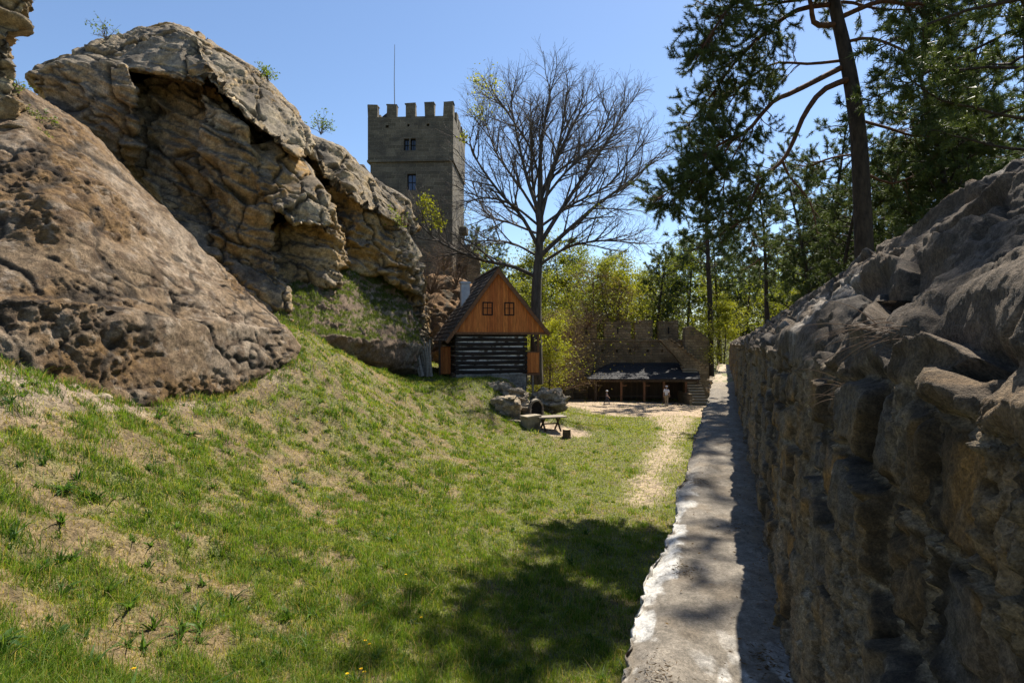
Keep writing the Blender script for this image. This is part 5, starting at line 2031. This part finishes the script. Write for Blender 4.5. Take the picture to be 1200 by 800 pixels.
nx_, ny_ = P(629, 495, 31.0)[:2]
zn = gz_at(nx_, ny_)
t = thing('stone_oven', 'dark arched stone fireplace opening behind the picnic table', 'fireplace', (nx_, ny_, zn + .05), R(8))
t.scale = (.5, .8, .66)
g = G()
for a0, a1 in zip(np.linspace(0, math.pi, 12)[:-1], np.linspace(0, math.pi, 12)[1:]):
    ri, ro = .62, .76
    g.prism([(ri * math.cos(a0), .85 + ri * math.sin(a0)), (ro * math.cos(a0), .85 + ro * math.sin(a0)), (ro * math.cos(a1), .85 + ro * math.sin(a1)), (ri * math.cos(a1), .85 + ri * math.sin(a1))], -.1, .6)
g.box((-.76, -.1, -.2), (-.62, .6, .85), jit=.015).box((.62, -.1, -.2), (.76, .6, .85), jit=.015)
g.build('arch', M['stone'], t)
G().box((-.63, .25, -.2), (.63, .62, 1.45)).build('firebox', M['soot_and_slit_shade'], t)

# ------------------------------------------------------------------ people
def skin_mesh(verts, edges, radii, sub=1):
    me = bpy.data.meshes.new('sk')
    me.from_pydata([tuple(v) for v in verts], edges, [])
    o = bpy.data.objects.new('sk', me)
    COL.objects.link(o)
    md = o.modifiers.new('s', 'SKIN')
    md.use_smooth_shade = True
    for i, r in enumerate(radii):
        me.skin_vertices[0].data[i].radius = (r, r) if not hasattr(r, '__len__') else r
    me.skin_vertices[0].data[0].use_root = True
    if sub:
        sd = o.modifiers.new('d', 'SUBSURF')
        sd.levels = sub
        sd.render_levels = sub
    dg = bpy.context.evaluated_depsgraph_get()
    m2 = bpy.data.meshes.new_from_object(o.evaluated_get(dg))
    bpy.data.objects.remove(o)
    bpy.data.meshes.remove(me)
    return m2


def skin_obj(name, mat, parent, verts, edges, radii, sub=1):
    m = skin_mesh(verts, edges, radii, sub)
    m.name = name
    m.materials.clear()
    m.materials.append(mat)
    for p_ in m.polygons:
        p_.use_smooth = True
    o = bpy.data.objects.new(name, m)
    COL.objects.link(o)
    o.parent = parent
    return o


def person(label, x, y, rz, hgt, stride, arm, top, legs, hat, hatmat, shorts=False):
    """a walking figure, 1.75 m tall before scaling, facing -y; stride: forward foot offset"""
    t = thing('person', label, 'person', (x, y, gz_at(x, y)), rz)
    k = hgt / 1.75
    t.scale = (k, k, k)
    s_ = stride
    J = dict(pel=(0, 0, .95), wai=(0, 0, 1.10), che=(0, -.01, 1.30), nk0=(0, 0, 1.46), nk1=(0, -.02, 1.54), hd0=(0, -.03, 1.60), hd1=(0, -.035, 1.68),
             hl=(.09, 0, .92), hr=(-.09, 0, .92), kl=(.10, -.5 * s_ - .06, .50), kr=(-.10, .38 * s_ - .03, .50), al=(.10, -s_ * .95, .09), ar=(-.10, s_ * .95 + .05, .13),
             tl=(.105, -s_ * .95 - .17, .035), tr=(-.105, s_ * .95 - .09, .03),
             sl=(.17, 0, 1.42), sr=(-.17, 0, 1.42), el=(.24, .10 * arm + .02, 1.16), er=(-.24, -.12 * arm + .02, 1.16), wl=(.24, -.02 + .02 * arm, .92), wr=(-.24, -.26 * arm - .05, .96), pl=(.235, -.03, .85), pr=(-.235, -.29 * arm - .07, .89))
    rr_ = dict(pel=(.135, .105), wai=(.125, .095), che=(.15, .105), nk0=(.07, .07), nk1=.052, hd0=(.078, .088), hd1=(.08, .095), hl=.085, hr=.085, kl=.055, kr=.055, al=.04, ar=.04, tl=.035, tr=.035,
               sl=.058, sr=.058, el=.042, er=.042, wl=.028, wr=.028, pl=.038, pr=.038)
    E = [('pel', 'wai'), ('wai', 'che'), ('che', 'nk0'), ('nk0', 'nk1'), ('nk1', 'hd0'), ('hd0', 'hd1'), ('pel', 'hl'), ('pel', 'hr'), ('hl', 'kl'), ('hr', 'kr'), ('kl', 'al'), ('kr', 'ar'), ('al', 'tl'), ('ar', 'tr'),
         ('che', 'sl'), ('che', 'sr'), ('sl', 'el'), ('sr', 'er'), ('el', 'wl'), ('er', 'wr'), ('wl', 'pl'), ('wr', 'pr')]

    # fingers
    for sd, pk, wk in ((1, 'pl', 'wl'), (-1, 'pr', 'wr')):
        b = np.array(J[pk])
        dr = norm(b - np.array(J[wk]))
        for i, (off_, ln) in enumerate(((-.028, .07), (-.009, .08), (.010, .075), (.028, .06))):
            a_ = 'f%s%d' % (pk, i)
            J[a_ + 'a'] = tuple(b + dr * .03 + np.array((0, off_, 0)))
            J[a_ + 'b'] = tuple(b + dr * (.03 + ln) + np.array((-.015 * sd, off_ * 1.1, 0)))
            rr_[a_ + 'a'], rr_[a_ + 'b'] = .010, .008
            E += [(pk, a_ + 'a'), (a_ + 'a', a_ + 'b')]
        J[pk + 't'] = tuple(b + np.array((-.02 * sd, -.045, -.02)))
        rr_[pk + 't'] = .010
        E.append((pk, pk + 't'))
    keys = list(J)

    def sub_obj(name, mat, names, edges, grow, over=None, sb=1):
        ks = names
        ix = {n: i for i, n in enumerate(ks)}
        vs = [(over or {}).get(n, J[n]) for n in ks]
        rs = []
        for n in ks:
            r = rr_[n]
            r = r if hasattr(r, '__len__') else (r, r)
            rs.append((r[0] + grow, r[1] + grow))
        es = [(ix[a], ix[b]) for a, b in edges if a in ix and b in ix]
        return skin_obj(name, mat, t, vs, es, rs, sb)

    sub_obj('body', M['skin'], keys, E, 0, sb=1)
    half = lambda a, b, f: tuple(lerp(np.array(J[a]), np.array(J[b]), f))
    ov_ = {'el': half('sl', 'el', .8), 'er': half('sr', 'er', .8)}
    sub_obj('shirt', top, ['wai', 'pel', 'che', 'nk0', 'sl', 'sr', 'el', 'er'], [('pel', 'wai'), ('wai', 'che'), ('che', 'nk0'), ('che', 'sl'), ('che', 'sr'), ('sl', 'el'), ('sr', 'er')], .018, {**ov_, 'nk0': (0, 0, 1.44), 'pel': (0, 0, .93)})
    ov2 = {}
    if shorts:
        ov2 = {'kl': half('hl', 'kl', .85), 'kr': half('hr', 'kr', .85)}
        sub_obj('shorts', legs, ['pel', 'hl', 'hr', 'kl', 'kr'], E, .02, ov2)
    else:
        sub_obj('trousers', legs, ['pel', 'hl', 'hr', 'kl', 'kr', 'al', 'ar'], E, .017)
    for a, b in (('al', 'tl'), ('ar', 'tr')):
        skin_obj('shoe', M['shoe'], t, [tuple(np.array(J[a]) + (0, .03, -.045)), tuple(np.array(J[a]) + (0, -.05, -.05)), tuple(np.array(J[b]) + (0, -.02, .0))], [(0, 1), (1, 2)], [.045, .05, .036], 1)
    # face: nose, ears sit in one small mesh each
    h = np.array((0, -.035, 1.66))
    G().lathe([(.0, .035), (.05, .03), (.088, .0), (.094, -.05), (.085, -.09)], 14, tuple(h + (0, .015, .07))).build('hair', M['hair'], t, True)
    if hat:
        hg = G().lathe([(.0, .075), (.06, .068), (.095, .035), (.108, -.01), (.108, -.03)], 16, tuple(h + (0, .012, .075)))
        if hat == 'cap':
            hg.prism([(-.08, .04), (.08, .04), (.075, .055), (-.075, .055)], -.21, -.09, Matrix.Translation(tuple(h + np.array((0, .012, .0)))))
        else:
            hg.lathe([(.1, -.02), (.17, -.04), (.172, -.032), (.1, -.01)], 16, tuple(h + (0, .012, .075)))
        hg.build('hat', hatmat, t, True)
    return t


mx_, my_ = P(781, 476, 50.6)[:2]
person('man in a white shirt, white cap and khaki trousers walking in the courtyard', mx_, my_, R(150), 1.78, .14, .3, M['shirtw'], M['khaki'], 'cap', M['shirtw'])
cx_, cy_ = P(711, 474.5, 51.0)[:2]
person('child in a pale sun hat and dark trousers striding across the courtyard', cx_, cy_, R(75), 1.25, .34, 1.0, M['plum'], M['navy'], 'brim', M['shirtw'])
for i, (u, v) in enumerate([(789, 474.5), (793, 473.5), (796, 474.2), (799, 472.5), (791, 472.4)]):
    x, y = P(u, v, 53.6)[:2]
    g = G()
    a = RNG.uniform(0, 3.1)
    g.tubes([(np.array([(-.2 * math.cos(a), -.2 * math.sin(a), .07), (.2 * math.cos(a), .2 * math.sin(a), .08)]), np.array((.07, .06)))], 7)
    o = g.build('firewood', M['wooddark'])
    o.location = (x, y, gz_at(x, y))
    tag(o, 'short dark log lying on the sand right of the man', 'firewood', 'short logs lying right of the man')
